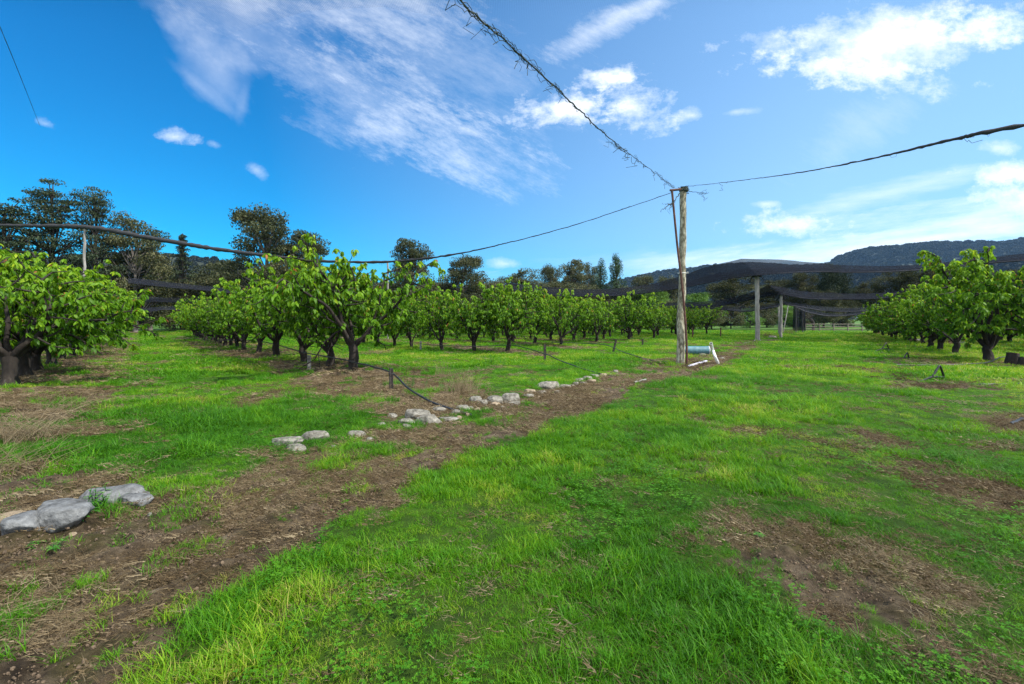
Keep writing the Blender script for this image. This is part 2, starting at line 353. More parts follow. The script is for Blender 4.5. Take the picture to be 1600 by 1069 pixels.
cg = src_coll('grass_clump', [blade_set(rs, 40, .085, .025, .065, .0042, 1.1) for _ in range(5)] + [blade_set(rs, 42, .07, .05, .12, .0050, .95, 4) for _ in range(4)]
              + [blade_set(rs, 90, .22, .04, .085, .010, .6, 2) for _ in range(3)], M['grass'])
cs = src_coll('straw_litter', [blade_set(rs, 60, .14, .02, .10, .0013, .5, 2, .7) for _ in range(5)], M['straw'])
def clover_mb(rs):
    mb = MB()
    for q in range(16):
        a = rs.rand() * 2 * PI; r = .06 * math.sqrt(rs.rand()); c = np.array([r * math.cos(a), r * math.sin(a), .012 + .03 * rs.rand()])
        for t in range(3):
            an = a + t * 2.09; d = np.array([math.cos(an), math.sin(an), .1]); p = np.array([-math.sin(an), math.cos(an), 0]); l = .0075
            mb.add([c, c + d * l * .6 + p * l * .5, c + d * l, c + d * l * .6 - p * l * .5], [[0, 1, 2, 3]], .3 * rs.rand())
    return mb
cc = src_coll('clover_clump', [clover_mb(rs) for _ in range(3)], M['clover'])
def sample(n, r0, r1, amax=60):
    u = rs.rand(n); r = np.sqrt(r0 * r0 + u * (r1 * r1 - r0 * r0)); a = np.radians((rs.rand(n) * 2 - 1) * amax)
    return r * np.sin(a), r * np.cos(a)
gp, gr_, gs, gi_, gt = [], [], [], [], []
for (r0, r1, dens, size, kinds) in ((.9, 4.0, 480, .70, (0, 9)), (4.0, 7.5, 260, .82, (0, 9)), (7.5, 14, 95, 1.1, (0, 9)), (14, 30, 34, 1.0, (9, 12)), (30, 75, 9, 1.5, (9, 12))):
    area = PI * (r1 * r1 - r0 * r0) * 120 / 360; n = int(area * dens)
    x, y = sample(n, r0, r1)
    z, b, p = ground(x, y)
    tall = fbm(x * .9, y * .9, 3, 41)
    keep = rs.rand(n) > sstep(.28, .9, b)
    keep |= (rs.rand(n) < .05 + .4 * 1.5 * sstep(.5, .62, fbm(x * 3.2, y * 3.2, 3, 44)) * sstep(9, 5, y)) & (b > .4)
    x, y, z, b, p, tall = x[keep], y[keep], z[keep], b[keep], p[keep], tall[keep]; n = len(x)
    idx = rs.randint(*kinds, n)
    if kinds[0] == 0: idx = np.where((tall > .48) | (b > .4), rs.randint(0, 9, n), rs.randint(0, 5, n))
    sca = size * (.55 + .6 * rs.rand(n)) * (1 - .25 * b) * (.75 + .6 * sstep(.35, .65, tall))
    # lusher in the hollows beside the left lane
    g0 = at(280, 690); sca *= 1 + .9 * np.exp(-((x - g0.x) ** 2 + (y - g0.y) ** 2) / 1.6)
    sx = sca * (1.0 if r0 < 14 else 1.3)
    yel = fbm(x * .45, y * .45, 4, 51); dry = fbm(x * 2.3, y * 2.3, 3, 61)
    t = .04 + .75 * sstep(.44, .68, yel) * .42 + .35 * sstep(.45, .8, dry) + .14 * b + .08 * rs.randn(n)
    u = x * DIRR[1] - y * DIRR[0]                              # the two worn wheel lines along the track
    for uu, ww in ((3.1, .45), (5.0, .5)): t += .26 * np.exp(-((u - uu) / ww) ** 2)
    t += .22 * sstep(1.5, 6, u) + .10 * sstep(6, 22, np.hypot(x, y))
    gp.append(np.stack([x, y, z - .004], -1)); gi_.append(idx); gt.append(np.clip(t, 0, .95))
    gr_.append(np.stack([rs.randn(n) * .13, rs.randn(n) * .13, rs.rand(n) * 6.28], -1)); gs.append(np.stack([sx, sx, sca], -1))
cat_ = np.concatenate
gn_scatter('grass', cat_(gp), cat_(gr_), cat_(gs), cat_(gi_), cat_(gt), cg, 'uneven green and yellowing grass over the orchard floor', 'grass')
pp, ss, tt = [], [], []
for r0, r1, dens, size in ((.9, 5, 260, .8), (5, 12, 90, 1.3), (12, 36, 12, 2.2)):
    n = int(PI * (r1 * r1 - r0 * r0) / 3 * dens); x, y = sample(n, r0, r1); z, b, p = ground(x, y)
    keep = rs.rand(n) < (.09 + .87 * sstep(.12, .6, b)) * sstep(.28, .5, fbm(x * 1.3, y * 1.3, 4, 71)) * 1.2
    x, y, z = x[keep], y[keep], z[keep]; n = len(x)
    pp.append(np.stack([x, y, z + .004], -1)); ss.append(np.repeat((size * (.6 + .7 * rs.rand(n)))[:, None], 3, 1)); tt.append(np.clip(.15 + .5 * fbm(x * .8, y * .8, 3, 77) + .18 * rs.randn(n), 0, 1))
pp, ss, tt = cat_(pp), cat_(ss), cat_(tt); n = len(pp)
gn_scatter('dry_grass_litter', pp, np.stack([rs.randn(n) * .12, rs.randn(n) * .12, rs.rand(n) * 6.28], -1), ss, rs.randint(0, 5, n), tt, cs, 'dry straw and dead grass strewn over the bare soil', 'litter')
x, y = sample(5000, 1, 8); z, b, p = ground(x, y); cl = fbm(x * .8, y * .8, 3, 91)
keep = (cl > .55) & (b < .4); x, y, z = x[keep], y[keep], z[keep]; n = len(x)
gn_scatter('clover', np.stack([x, y, z + .012], -1), np.stack([x * 0, x * 0, rs.rand(n) * 6.28], -1), np.repeat((.8 + .8 * rs.rand(n))[:, None], 3, 1) * np.array([1, 1, 1.3]), rs.randint(0, 3, n), rs.rand(n) * .7, cc, 'patches of clover leaves low in the turf', 'clover')
def rosette(rs):
    mb = MB(); m = 9; scatter(mb, LV * np.array([1, 1.1, .6]), LF, np.zeros((m, 3)) + [0, 0, .004], rotmats(np.arange(m) * 2.4 + rs.rand(m), -.25 - .5 * rs.rand(m), rs.randn(m) * .3), .018 + .018 * rs.rand(m), .1 + .3 * rs.rand(m)); return mb
cr = src_coll('weed_rosette', [rosette(rs) for _ in range(3)], M['clover'])
x, y = sample(1500, 1, 11); z, b, p = ground(x, y); keep = (fbm(x * .6, y * .6, 3, 95) > .47) & (rs.rand(len(x)) > b * .75); x, y, z = x[keep], y[keep], z[keep]; n = len(x)
gn_scatter('weeds', np.stack([x, y, z + .008], -1), np.stack([x * 0, x * 0, rs.rand(n) * 6.28], -1), np.repeat((.6 + .9 * rs.rand(n))[:, None], 3, 1), rs.randint(0, 3, n), rs.rand(n) * .6, cr, 'small flat broad leaved weeds scattered through the turf', 'weeds')
# soil crumbs
def crumb_mb(rs):
    mb = MB(); bm = bmesh.new(); bmesh.ops.create_icosphere(bm, subdivisions=1, radius=1); v0 = np.array([tuple(v.co) for v in bm.verts]); f0 = np.array([[v.index for v in f.verts] for f in bm.faces]); bm.free()
    for q in range(12):
        s_ = .0015 + .0065 * rs.rand() ** 3; c = np.array([*(rs.randn(2) * .06), s_ * .3]); mb.add(v0 * s_ * (.7 + .5 * rs.rand(len(v0), 1)) + c, f0)
    return mb
ccr = src_coll('soil_crumbs', [crumb_mb(rs) for _ in range(4)], M['crumb'])
x, y = sample(22000, 1, 9); z, b, p = ground(x, y); keep = rs.rand(len(x)) < sstep(.35, .9, b) * .8; x, y, z = x[keep], y[keep], z[keep]; n = len(x)
gn_scatter('dirt_crumbs', np.stack([x, y, z], -1), np.stack([x * 0, x * 0, rs.rand(n) * 6.28], -1), np.repeat((.6 + .9 * rs.rand(n))[:, None], 3, 1), rs.randint(0, 4, n), x * 0, ccr, 'loose brown soil crumbs on the bare strips', 'soil')

# ------------------------------------------------------------------ cherry trees
def unit(v): return v / (np.linalg.norm(v) + 1e-9)
def cherry(seed, H=3.2, spread=1.6, limbs=5, fork=.6, trunk_r=.12, dens=1.0, leaf=.148, low=.9):
    rs = np.random.RandomState(seed); tr = MB(); lf = MB(); spurs = []
    lean = rs.randn(2) * .08
    n = 6; tp = [np.array([lean[0] * t * fork + .02 * rs.randn() * (t > 0), lean[1] * t * fork + .02 * rs.randn() * (t > 0), -.12 + (fork + .12) * t]) for t in np.linspace(0, 1, n)]
    tr.tube(tp, [trunk_r * (1.3 if q == 0 else 1.08 if q == 1 else .92) * (1 + .08 * rs.randn()) for q in range(n)], 10)
    def branch(p, d, L, r, lvl, up):
        seg = .17; pts = [p.copy()]; q = p.copy(); d = unit(d); m = max(2, int(L / seg))
        for s_ in range(m):
            d = unit(d + np.array([0, 0, up]) + rs.randn(3) * (.14 if lvl == 0 else .18)); q = q + d * seg
            if q[2] > H * (1.02 + .08 * rs.rand()): d[2] *= .2
            pts.append(q.copy())
            t = (s_ + 1) / m
            if lvl == 0 and q[2] > low * .8 and t > .2 and rs.rand() < .85:
                out = unit(np.array([q[0], q[1], 0]) + 1e-6) ; sd = unit(np.cross(d, rs.randn(3)))
                branch(q, unit(sd + .5 * out + .25 * d), (.55 + .6 * rs.rand()) * (1.15 - .4 * t), r * .42, 1, -.02 + .10 * rs.rand())
            if lvl == 1 and rs.rand() < .42 and t > .25:
                branch(q, unit(d + unit(rs.randn(3)) * .9), .3 + .25 * rs.rand(), r * .5, 2, 0)
            if lvl > 0 or t > .5:
                for k in range(2):
                    if rs.rand() < .60 * dens: spurs.append((q + rs.randn(3) * .035, t, lvl, d.copy()))
        rad = np.linspace(r, max(.006, r * (.28 if lvl == 0 else .35)), len(pts))
        tr.tube(pts, rad, 7 if lvl == 0 else 5 if lvl == 1 else 4, cap=False)
        spurs.append((q, 1.2, lvl, d)); spurs.append((q + d * .05, 1.25, lvl, d))
    top = tp[-1]
    for a in range(limbs):
        az = a * 2 * PI / limbs + rs.randn() * .3; tilt = .5 + .28 * rs.rand()
        d = np.array([math.cos(az) * math.sin(tilt), math.sin(az) * math.sin(tilt), math.cos(tilt)])
        k = spread / 1.6
        d[:2] *= k; d = unit(d)
        branch(top - np.array([0, 0, .12 * rs.rand()]), d, (H - fork) * (.95 + .22 * rs.rand()) * (1 + .15 * (k - 1)), trunk_r * .5, 0, .05)
    # a few inner uprights so that the middle is not empty
    for a in range(2):
        branch(top, unit(np.array([rs.randn() * .3, rs.randn() * .3, 1])), (H - fork) * .95, trunk_r * .42, 0, .03)
    pos, yaw, pit, rol, scl, tint = [], [], [], [], [], []
    for (q, t, lvl, d) in spurs:
        if q[2] < low * (.75 + .3 * rs.rand()): continue
        nl = rs.randint(5, 9); a0 = rs.rand() * 6.28
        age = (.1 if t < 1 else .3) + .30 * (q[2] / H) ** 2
        out = math.atan2(q[1], q[0])
        for k in range(nl):
            a_ = a0 + k * 2.4 + rs.randn() * .2
            pos.append(q + rs.randn(3) * .015); yaw.append(a_ if rs.rand() < .6 else out + rs.randn() * .7); pit.append(.30 + .85 * rs.rand() + .2 * (t < 1)); rol.append(rs.randn() * .45)
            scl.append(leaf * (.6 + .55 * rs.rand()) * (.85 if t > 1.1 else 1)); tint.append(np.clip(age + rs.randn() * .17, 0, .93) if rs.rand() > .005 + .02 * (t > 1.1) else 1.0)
    pos = np.array(pos)
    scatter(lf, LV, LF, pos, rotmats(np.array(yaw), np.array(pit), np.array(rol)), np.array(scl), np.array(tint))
    return tr, lf
protos = []
SP = [dict(seed=11, H=2.9, spread=1.8, limbs=5, fork=.66, trunk_r=.12, dens=1.05),
      dict(seed=12, H=2.9, spread=1.35, limbs=4, fork=.5, trunk_r=.11),
      dict(seed=13, H=2.8, spread=1.5, limbs=5, fork=.45, trunk_r=.10),
      dict(seed=14, H=3.05, spread=1.2, limbs=4, fork=.5, trunk_r=.10, dens=.85),
      dict(seed=15, H=2.85, spread=1.25, limbs=5, fork=.4, trunk_r=.09, dens=.9),
      dict(seed=16, H=2.5, spread=2.0, limbs=6, fork=.55, trunk_r=.13, low=.75, dens=1.0, leaf=.15),      # wide, low
      dict(seed=17, H=3.1, spread=2.1, limbs=6, fork=.5, trunk_r=.13, low=.5, dens=1.3, leaf=.15)]       # big, right side
for q, kw in enumerate(SP):
    a, b = cherry(**kw)
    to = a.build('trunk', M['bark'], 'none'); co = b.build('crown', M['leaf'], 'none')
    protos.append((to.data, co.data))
ORD = 'first second third fourth fifth sixth seventh eighth ninth tenth eleventh twelfth thirteenth fourteenth fifteenth sixteenth seventeenth eighteenth nineteenth twentieth'.split()
def cherry_at(pi, x, y, s, rz, label, group, sz=1.0):
    r = empty('cherry_tree', (x, y, gz(x, y) - .02), rz); r.scale = (s, s, s * sz)
    for nm, me in zip(('trunk', 'crown'), protos[pi]):
        c = bpy.data.objects.new(nm, me); COL.objects.link(c); c.parent = r
    return tag(r, label, 'tree', group)
rt = random.Random(5)
# the row along the left edge
for q in range(15):
    d = [0, 1.55, 3.2, 5.6, 7.6][q] if q < 5 else 7.6 + (q - 4) * 2.3
    x, y = -9.9 + DIRL[0] * d, 8.95 + DIRL[1] * d
    cherry_at([5, 5, 6, 5, 2][q] if q < 5 else rt.choice((0, 2, 5)), x, y, [1.03, 1.0, .92, .95, .95][q] if q < 5 else rt.uniform(.88, 1.0), rt.uniform(0, 6.28),
              ('cherry tree, %s from the front in the row along the left edge' % ORD[q]), 'cherry trees of the row along the left edge', .95 if q < 3 else .98)
x, y = -9.9 - DIRL[0] * 1.7, 8.95 - DIRL[1] * 1.7
# the row with the hose
r2 = [(552, 580), (517, 575), (474, 566), (432, 557), (405, 552), (381, 548)]
for q in range(19):
    if q < 6: p = at(*r2[q]); x, y = p.x, p.y
    else: x, y = p.x + DIRL[0] * (q - 5) * 2.0, p.y + DIRL[1] * (q - 5) * 2.0
    lab = ['sturdy cherry tree, nearest in the row above the black hose, one bare upright limb showing', 'cherry tree with forked leaning trunk, second in the row above the black hose'][q] if q < 2 else 'cherry tree, %s from the front in the row above the black hose' % ORD[q]
    cherry_at([0, 1, 2, 0, 3, 1][q] if q < 6 else rt.choice((1, 2, 4)), x, y, [1.06, 1.02, 1.0, .98, 1, .95][q] if q < 6 else rt.uniform(.85, .98), [2.1, 4.0, .6, 5.2, 1, 3][q] if q < 6 else rt.uniform(0, 6.28), lab, 'cherry trees of the row above the black hose')
# rows three and beyond in the left block
r3 = [(794, 549), (743, 549), (690, 548), (642, 545)]
names = {3: 'third row from the left', 4: 'fourth row from the left', 5: 'fifth row from the left', 6: 'sixth row from the left', 7: 'seventh row from the left', 8: 'eighth row from the left', 9: 'ninth row from the left', 10: 'tenth row from the left'}
for k in range(3, 11):
    N = {3: 15, 4: 13, 5: 12, 6: 11, 7: 9, 8: 9, 9: 8, 10: 8}[k]
    for q in range(N):
        if k == 3:
            if q < 4: p = at(*r3[q]); x, y = p.x, p.y
            else: x, y = p.x + DIRL[0] * (q - 3) * 2.1, p.y + DIRL[1] * (q - 3) * 2.1
        else: x, y = ROWSTART[k][0] + DIRL[0] * q * 2.05, ROWSTART[k][1] + DIRL[1] * q * 2.05
        cherry_at([3, 4, 3, 4][q] if (k == 3 and q < 4) else rt.choice((1, 2, 3, 4)), x + rt.uniform(-.1, .1), y + rt.uniform(-.1, .1), rt.uniform(.84, 1.1) if k < 7 else rt.uniform(.82, .96), rt.uniform(0, 6.28),
                  'cherry tree, %s back in the %s, behind the rocks' % (ORD[q], names[k]), 'cherry trees of the %s' % names[k])
# the block on the right
for row, (sx, sy, N) in enumerate(((16.1, 15.4, 17), (23.2, 17.0, 15), (30.5, 19, 12))):
    for q in range(N):
        d = q * 2.7 + (1.6 if q and row == 0 else 0)
        x, y = sx + DIRR[0] * d, sy + DIRR[1] * d
        s = 1.10 if (row == 0 and q == 0) else rt.uniform(.9, 1.1)
        if row == 0 and q > 7: s *= .86
        lab = 'big spreading cherry tree with thick short trunk beside the two cut stumps' if (row == 0 and q == 0) else 'bushy cherry tree, %s back in the %s row right of the grass track' % (ORD[q], ('nearest', 'middle', 'far')[row])
        cherry_at(6 if q == 0 else rt.choice((6, 5, 2)), x + rt.uniform(-.2, .2), y, s, [2.6][0] if q == 0 else rt.uniform(0, 6.28), lab, 'cherry trees right of the grass track', 1.04 if q == 0 else 1.0)

# ------------------------------------------------------------------ background trees
QV = np.array([(-.5, -.3, 0), (.5, -.22, .08), (.45, .3, -.05), (-.4, .26, .1)]); QF = np.array([(0, 1, 2, 3)])
def bgtree(kind, seed):
    rs = np.random.RandomState(seed); tr = MB(); lf = MB(); cl = []      # clumps: centre, radii, n
    H = 10.0
    if kind == 'gum':
        trunk = [np.array([.25 * rs.randn() * t, .25 * rs.randn() * t, H * .86 * t - .3 * (t == 0)]) for t in np.linspace(0, 1, 8)]
        for q in range(66):
            t = .30 + .68 * rs.rand(); a = rs.rand() * 6.28; r = 3.1 * math.sqrt(max(.05, 1 - ((t - .48) / .58) ** 2)) * (.25 + .75 * rs.rand())
            cl.append((np.array([r * math.cos(a), r * math.sin(a), H * t]), (.55 + .5 * rs.rand()) * np.array([1, 1, .62]), 260))
        leafs = .145
    elif kind == 'pine':
        trunk = [np.array([0, 0, H * .96 * t - .3 * (t == 0)]) for t in np.linspace(0, 1, 8)]
        for q in range(40):
            t = .22 + .76 * (q / 40); a = q * 2.4 + rs.randn() * .4; r = (4.1 * (1 - t) ** .6 + .3) * (.55 + .45 * rs.rand())
            for k in (.45, .75, 1.0):
                cl.append((np.array([r * k * math.cos(a), r * k * math.sin(a), H * t + .75 * k * k + rs.randn() * .12]), (.42 + .3 * rs.rand()) * np.array([1.2, 1.2, .30]), 105))
        leafs = .12
    elif kind == 'spire':
        trunk = [np.array([0, 0, H * t - .3 * (t == 0)]) for t in np.linspace(0, 1, 8)]
        for q in range(46):
            t = .2 + .8 * (q / 46); a = q * 2.4; r = (1.7 * (1 - t) + .1)
            for k in (.5, 1.0): cl.append((np.array([r * k * math.cos(a), r * k * math.sin(a), H * t - .1 * k]), np.array([.38, .38, .2]) * (1.3 - .6 * t), 70))
        leafs = .11
    elif kind == 'poplar':
        trunk = [np.array([0, 0, H * .9 * t - .3 * (t == 0)]) for t in np.linspace(0, 1, 8)]
        for q in range(44):
            t = .06 + .9 * rs.rand(); a = rs.rand() * 6.28; r = 1.15 * math.sqrt(max(.03, math.sin(PI * min(1, t * .85 + .16)))) * (.3 + .7 * rs.rand())
            cl.append((np.array([r * math.cos(a), r * math.sin(a), H * t]), (.42 + .25 * rs.rand()) * np.array([.8, .8, 1.5]), 200))
        leafs = .11
    else:                                    # round
        trunk = [np.array([0, 0, H * .7 * t - .3 * (t == 0)]) for t in np.linspace(0, 1, 6)]
        for q in range(64):
            u = unit(rs.randn(3)); u[2] = u[2] if u[2] > -.78 else -u[2]
            c = np.array([0, 0, H * .42]) + u * np.array([4.3, 4.3, 5.0]) * (.55 + .36 * rs.rand())
            cl.append((c, (.85 + .6 * rs.rand()) * np.array([1, 1, .7]), 210))
        leafs = .21
    n = len(trunk); tr.tube(trunk, np.linspace(.26, .05, n), 7)
    P, S, T = [], [], []
    for c, rad, m in cl:
        k = min(n - 1, max(1, int((c[2] / H - .12) * n * .95))); s0 = trunk[k] if k < n else trunk[-1]
        mid = (s0 + c) / 2 + np.array([0, 0, -.2])
        tr.tube([s0, mid, c], [.075, .05, .02], 4, cap=False)
        d = rs.randn(m, 3); d /= np.linalg.norm(d, axis=1)[:, None]; d *= (rs.rand(m, 1) ** .4)
        P.append(c + d * rad * (1 + .25 * rs.rand())); S.append(leafs * (.6 + .8 * rs.rand(m)))
        T.append(np.clip(.25 + .5 * rs.rand() + .15 * rs.randn(m), 0, 1))
    P = np.vstack(P); m = len(P)
    scatter(lf, QV, QF, P, rotmats(rs.rand(m) * 6.28, (rs.rand(m) - .5) * 2.4, (rs.rand(m) - .5) * 2), np.concatenate(S), np.concatenate(T))
    return tr, lf
BG = {}
for kind, mats, seeds in (('gum', ('gumbark', 'gumleaf'), (1, 2, 3)), ('pine', ('darkbark', 'pineleaf'), (4, 5)), ('spire', ('darkbark', 'pineleaf'), (6,)), ('poplar', ('darkbark', 'poplarleaf'), (7, 8)), ('round', ('darkbark', 'gumleaf'), (9, 10))):
    BG[kind] = []
    for s_ in seeds:
        a, b = bgtree(kind, s_); BG[kind].append((a.build('trunk', M[mats[0]], 'none').data, b.build('crown', M[mats[1]], 'none', smooth=False).data))
BG['willow'] = []; BG['macro'] = []
for src, dst, mt in ((BG['round'][0], 'willow', 'willowleaf'), (BG['round'][1], 'macro', 'pineleaf')):
    me = src[1].copy(); me.materials.clear(); me.materials.append(M[mt]); BG[dst].append((src[0], me))
KN = dict(gum='gum_tree', pine='pine_tree', spire='conifer_tree', poplar='poplar_tree', round='broadleaf_tree', willow='willow_tree', macro='cypress_tree')
def bg(kind, px, top, d, wpx, label, group=None, v=0, rz=0):
    x = (px - 800) / F * d; z0 = gz(x, d); H = EYE + (HOR - top) / F * d - z0
    s = H / 10.2; w = (wpx / F * d) / {'gum': 7.2, 'pine': 8, 'spire': 3.9, 'poplar': 3.2, 'round': 10, 'willow': 10, 'macro': 10}[kind]
    r = empty(KN[kind], (x, d, z0), rz); r.scale = (w, w, s)
    pr = BG[kind][v % len(BG[kind])]
    for nm, me in zip(('trunk', 'crown'), pr):
        c = bpy.data.objects.new(nm, me); COL.objects.link(c); c.parent = r
    return tag(r, label, 'tree', group)
bg('pine', 6, 318, 52, 190, 'dark pine cut by the left edge of the picture, behind the cherry row', v=1, rz=1)
bg('pine', 82, 292, 56, 170, 'tallest dark spreading pine at the left, behind the cherry row', v=0, rz=2)
bg('pine', 150, 300, 58, 120, 'dark pine right of the tallest pine, above the netting post', v=1, rz=3.3)
bg('gum', 212, 335, 60, 110, 'ragged gum tree between the dark pines and the thin spire conifer', v=2, rz=.5)
bg('spire', 285, 362, 66, 60, 'thin spire topped conifer right of the dark pines')
bg('gum', 416, 325, 64, 140, 'tallest rounded gum tree above the left cherry rows', v=0, rz=0)
bg('gum', 474, 362, 68, 110, 'sloping gum tree just right of the tallest gum', v=1, rz=2)
bg('gum', 350, 402, 72, 100, 'low dark gum tree left of the tallest gum', v=2, rz=4)
bg('gum', 643, 374, 78, 95, 'gum tree with open peaked crown near the middle, behind the sagging net roll', v=1, rz=1.2)
bg('gum', 724, 398, 84, 90, 'flat topped gum tree right of the open peaked gum', v=0, rz=3)
bg('round', 600, 432, 88, 90, 'dark round tree left of the open peaked gum', v=1)
bg('gum', 815, 420, 100, 85, 'dark gum tree just left of the ragged gum group in the middle', v=2, rz=2)
bg('gum', 862, 414, 104, 60, 'small ragged gum tree in the middle distance, left of the two joined gums', v=0, rz=5)
bg('gum', 896, 404, 98, 62, 'taller ragged gum tree left of the two poplars', v=1, rz=4)
bg('gum', 922, 410, 110, 50, 'thin ragged gum tree directly behind the shorter poplar', v=2, rz=0)
bg('poplar', 938, 402, 95, 36, 'shorter of the two dark green poplars in the middle', v=1, rz=1)
bg('poplar', 963, 396, 92, 36, 'taller of the two dark green poplars in the middle', v=0, rz=0)
bg('gum', 1001, 430, 118, 60, 'low dark gum tree right of the taller poplar', v=0, rz=2)
bg('round', 1042, 418, 100, 50, 'round green tree just left of the tall lichen covered pole', v=0)
bg('willow', 1012, 442, 88, 95, 'light green bushy tree below the poplars, left of the tall pole', v=0)
bg('willow', 1094, 448, 78, 80, 'light green bushy tree right of the tall pole', v=0, rz=2)
bg('round', 1052, 462, 70, 60, 'small dark round bush behind the tall pole', v=1)
bg('gum', 1150, 430, 96, 90, 'dark gum tree between the tall pole and the second pole', v=2, rz=1)
bg('gum', 1128, 440, 104, 70, 'smaller dark gum tree right of the light green bushy tree', v=0, rz=1)
bg('gum', 1207, 437, 105, 90, 'dark spreading gum tree right of the second pole', v=1, rz=3)
bg('macro', 1302, 398, 92, 62, 'dark dense cypress with bulky top above the grass track', v=0)
bg('gum', 1256, 424, 100, 62, 'olive gum tree just left of the bulky dark cypress', v=0, rz=4)
bg('round', 1287, 443, 84, 62, 'rounded brown green tree in front of the bulky dark cypress', v=0)
bg('round', 1316, 452, 88, 50, 'low rounded tree right in front of the bulky dark cypress', v=1)
bg('gum', 1352, 440, 98, 60, 'low dark gum tree right of the bulky dark cypress', v=2, rz=1)
bg('gum', 1398, 422, 90, 80, 'wide gum tree behind the right cherry block', v=1, rz=2)
bg('gum', 1452, 418, 90, 90, 'dark gum tree behind the middle of the right cherry block', v=0, rz=2.5)
bg('gum', 1530, 424, 88, 90, 'dark gum tree behind the big cherry tree on the right', v=2, rz=2.5)
bg('gum', 1600, 420, 86, 90, 'dark gum tree behind the right edge of the picture', v=1, rz=0)
# shelter belt behind the orchard
rb = random.Random(9)
belt = [(20, 400, 66), (75, 405, 66), (125, 400, 68), (180, 402, 70), (235, 400, 72), (272, 410, 76), (318, 410, 78), (362, 422, 80), (395, 418, 78), (440, 420, 82), (490, 420, 84), (530, 428, 86), (562, 436, 90),
        (628, 432, 92), (680, 425, 94), (700, 430, 98), (752, 420, 100), (786, 428, 104), (838, 432, 112), (880, 430, 110), (985, 436, 112), (905, 440, 90)]
belt2 = [(330, 430, 70), (420, 436, 72), (500, 436, 75), (575, 442, 80), (672, 426, 84), (705, 430, 86), (745, 432, 86), (775, 428, 88), (800, 436, 88), (845, 430, 90), (878, 428, 92), (925, 436, 92), (985, 438, 94), (40, 430, 58), (110, 432, 58), (170, 430, 60), (225, 432, 62), (290, 430, 66)]
bl = ['beside', 'below']
for q, (px, top, d) in enumerate(belt):
    bg(rb.choice(('round', 'gum', 'round')), px, top, d, rb.uniform(75, 105), 'dark shelter belt tree behind the left orchard block, %s from the left' % (ORD[q] if q < 20 else ('twenty first', 'twenty second')[q - 20]), 'dark trees of the shelter belt behind the left block', v=rb.randint(0, 2), rz=rb.uniform(0, 6))
for q, px in enumerate((1112, 1142, 1172, 1198, 1226, 1246)):
    bg(rb.choice(('willow', 'round')) if q in (2, 3, 4) else 'round', px, 466 + 5 * (q % 3), 76 + 3 * q, 46, 'low bushy tree of the hedge beyond the poles, %s from the left' % ORD[q], 'low bushy trees beyond the poles', rz=q)
for q, (px, top, d) in enumerate(belt2): bg('round', px, top, d, 84, 'low bushy dark tree filling the shelter belt behind the left orchard block', 'low bushy trees filling the shelter belt', v=q, rz=q * 1.3)
# leafless dark tree by the far fence
rs_ = np.random.RandomState(4); tb = MB(); r = empty('bare_tree', (0, 0, 0)); p = at(1271, 517.5); r.location = p
def twig(p, d, L, rad, lv):
    pts = [p]
    for s_ in range(4): d = unit(d + rs_.randn(3) * .15 + np.array([0, 0, .06])); p = p + d * L / 4; pts.append(p)
    tb.tube(pts, np.linspace(rad, rad * .5, 5), 5, cap=False)
    if lv < 3:
        for k in range(3): twig(pts[rs_.randint(2, 5)], unit(d + rs_.randn(3) * .55), L * .68, rad * .5, lv + 1)
twig(np.array([0, 0, -.1]), np.array([0, 0, 1.]), 1.7, .22, 0); tb.build('trunk', M['darkbark'], r)
tag(r, 'small dark tree with bare forked limbs by the far rail fence', 'tree')

# ------------------------------------------------------------------ hills and woods
HV = {}
def hill(name, pts, d0, depth, mat, label, rough=4, seed=1):
    xs = np.array([p[0] for p in pts], float); ys = np.array([p[1] for p in pts], float)
    px = np.linspace(xs[0], xs[-1], 420); top = np.interp(px, xs, ys)
    rows = 70; V = []; 
    for q in range(rows):
        t = q / (rows - 1); d = d0 + depth * t; x = (px - 800) / F * (d0 + depth * .75)
        hz = (HOR - top) / F * (d0 + depth * .75)
        prof = np.sin(min(1, t / .75) * PI / 2) ** 1.2 if t <= .75 else math.cos((t - .75) / .25 * PI / 2 * .6)
        z = hz * prof * (1 + .10 * (fbm(x * .004, np.full_like(x, d) * .004, 3, seed) - .5)) + rough * (fbm(x * .06, np.full_like(x, d) * .06, 4, seed + 4) - .5) * 2 - 2
        z -= .06 * hz * np.abs(np.sin(x * .011 + fbm(x * .003, x * 0 + d * .003, 2, 9) * 9)) * (prof * (1 - t))
        V.append(np.stack([x, np.full_like(x, d), z], -1))
    V = np.array(V); n = V.shape[1]; i = np.arange(rows - 1)[:, None] * n; j = np.arange(n - 1)[None]
    f = np.stack([i + j, i + j + 1, i + n + j + 1, i + n + j], -1).reshape(-1, 4)
    HV[name] = V
    mb = MB(); mb.add(V.reshape(-1, 3), f); tag(mb.build(name, mat), label, 'hill', kind='structure')
M['hill'] = mat_noise('forest_hill', [(.3, (.010, .016, .010)), (.5, (.022, .030, .018)), (.7, (.04, .048, .03))], .045, .95, 1, .11)
M['hill'].node_tree.nodes['Bump'].inputs['Distance'].default_value = 6
M['paddock'] = mat_noise('paddock', [(.3, (.035, .085, .010)), (.6, (.065, .14, .015))], .05, .95, 0)
hill('hills', [(900, 470), (960, 440), (1040, 423), (1100, 416), (1160, 411), (1240, 417), (1300, 413), (1318, 400), (1360, 389), (1430, 382), (1500, 379), (1560, 377), (1640, 368), (1800, 372), (2100, 400)], 1000, 700, M['hill'], 'long forested blue grey ridge on the right horizon', 5, 2)
hill('far_hills', [(-900, 455), (-300, 430), (0, 415), (240, 395), (330, 404), (420, 425), (560, 440), (700, 452), (900, 462)], 420, 300, M['hill'], 'dark wooded hillside behind the left trees', 4, 7)
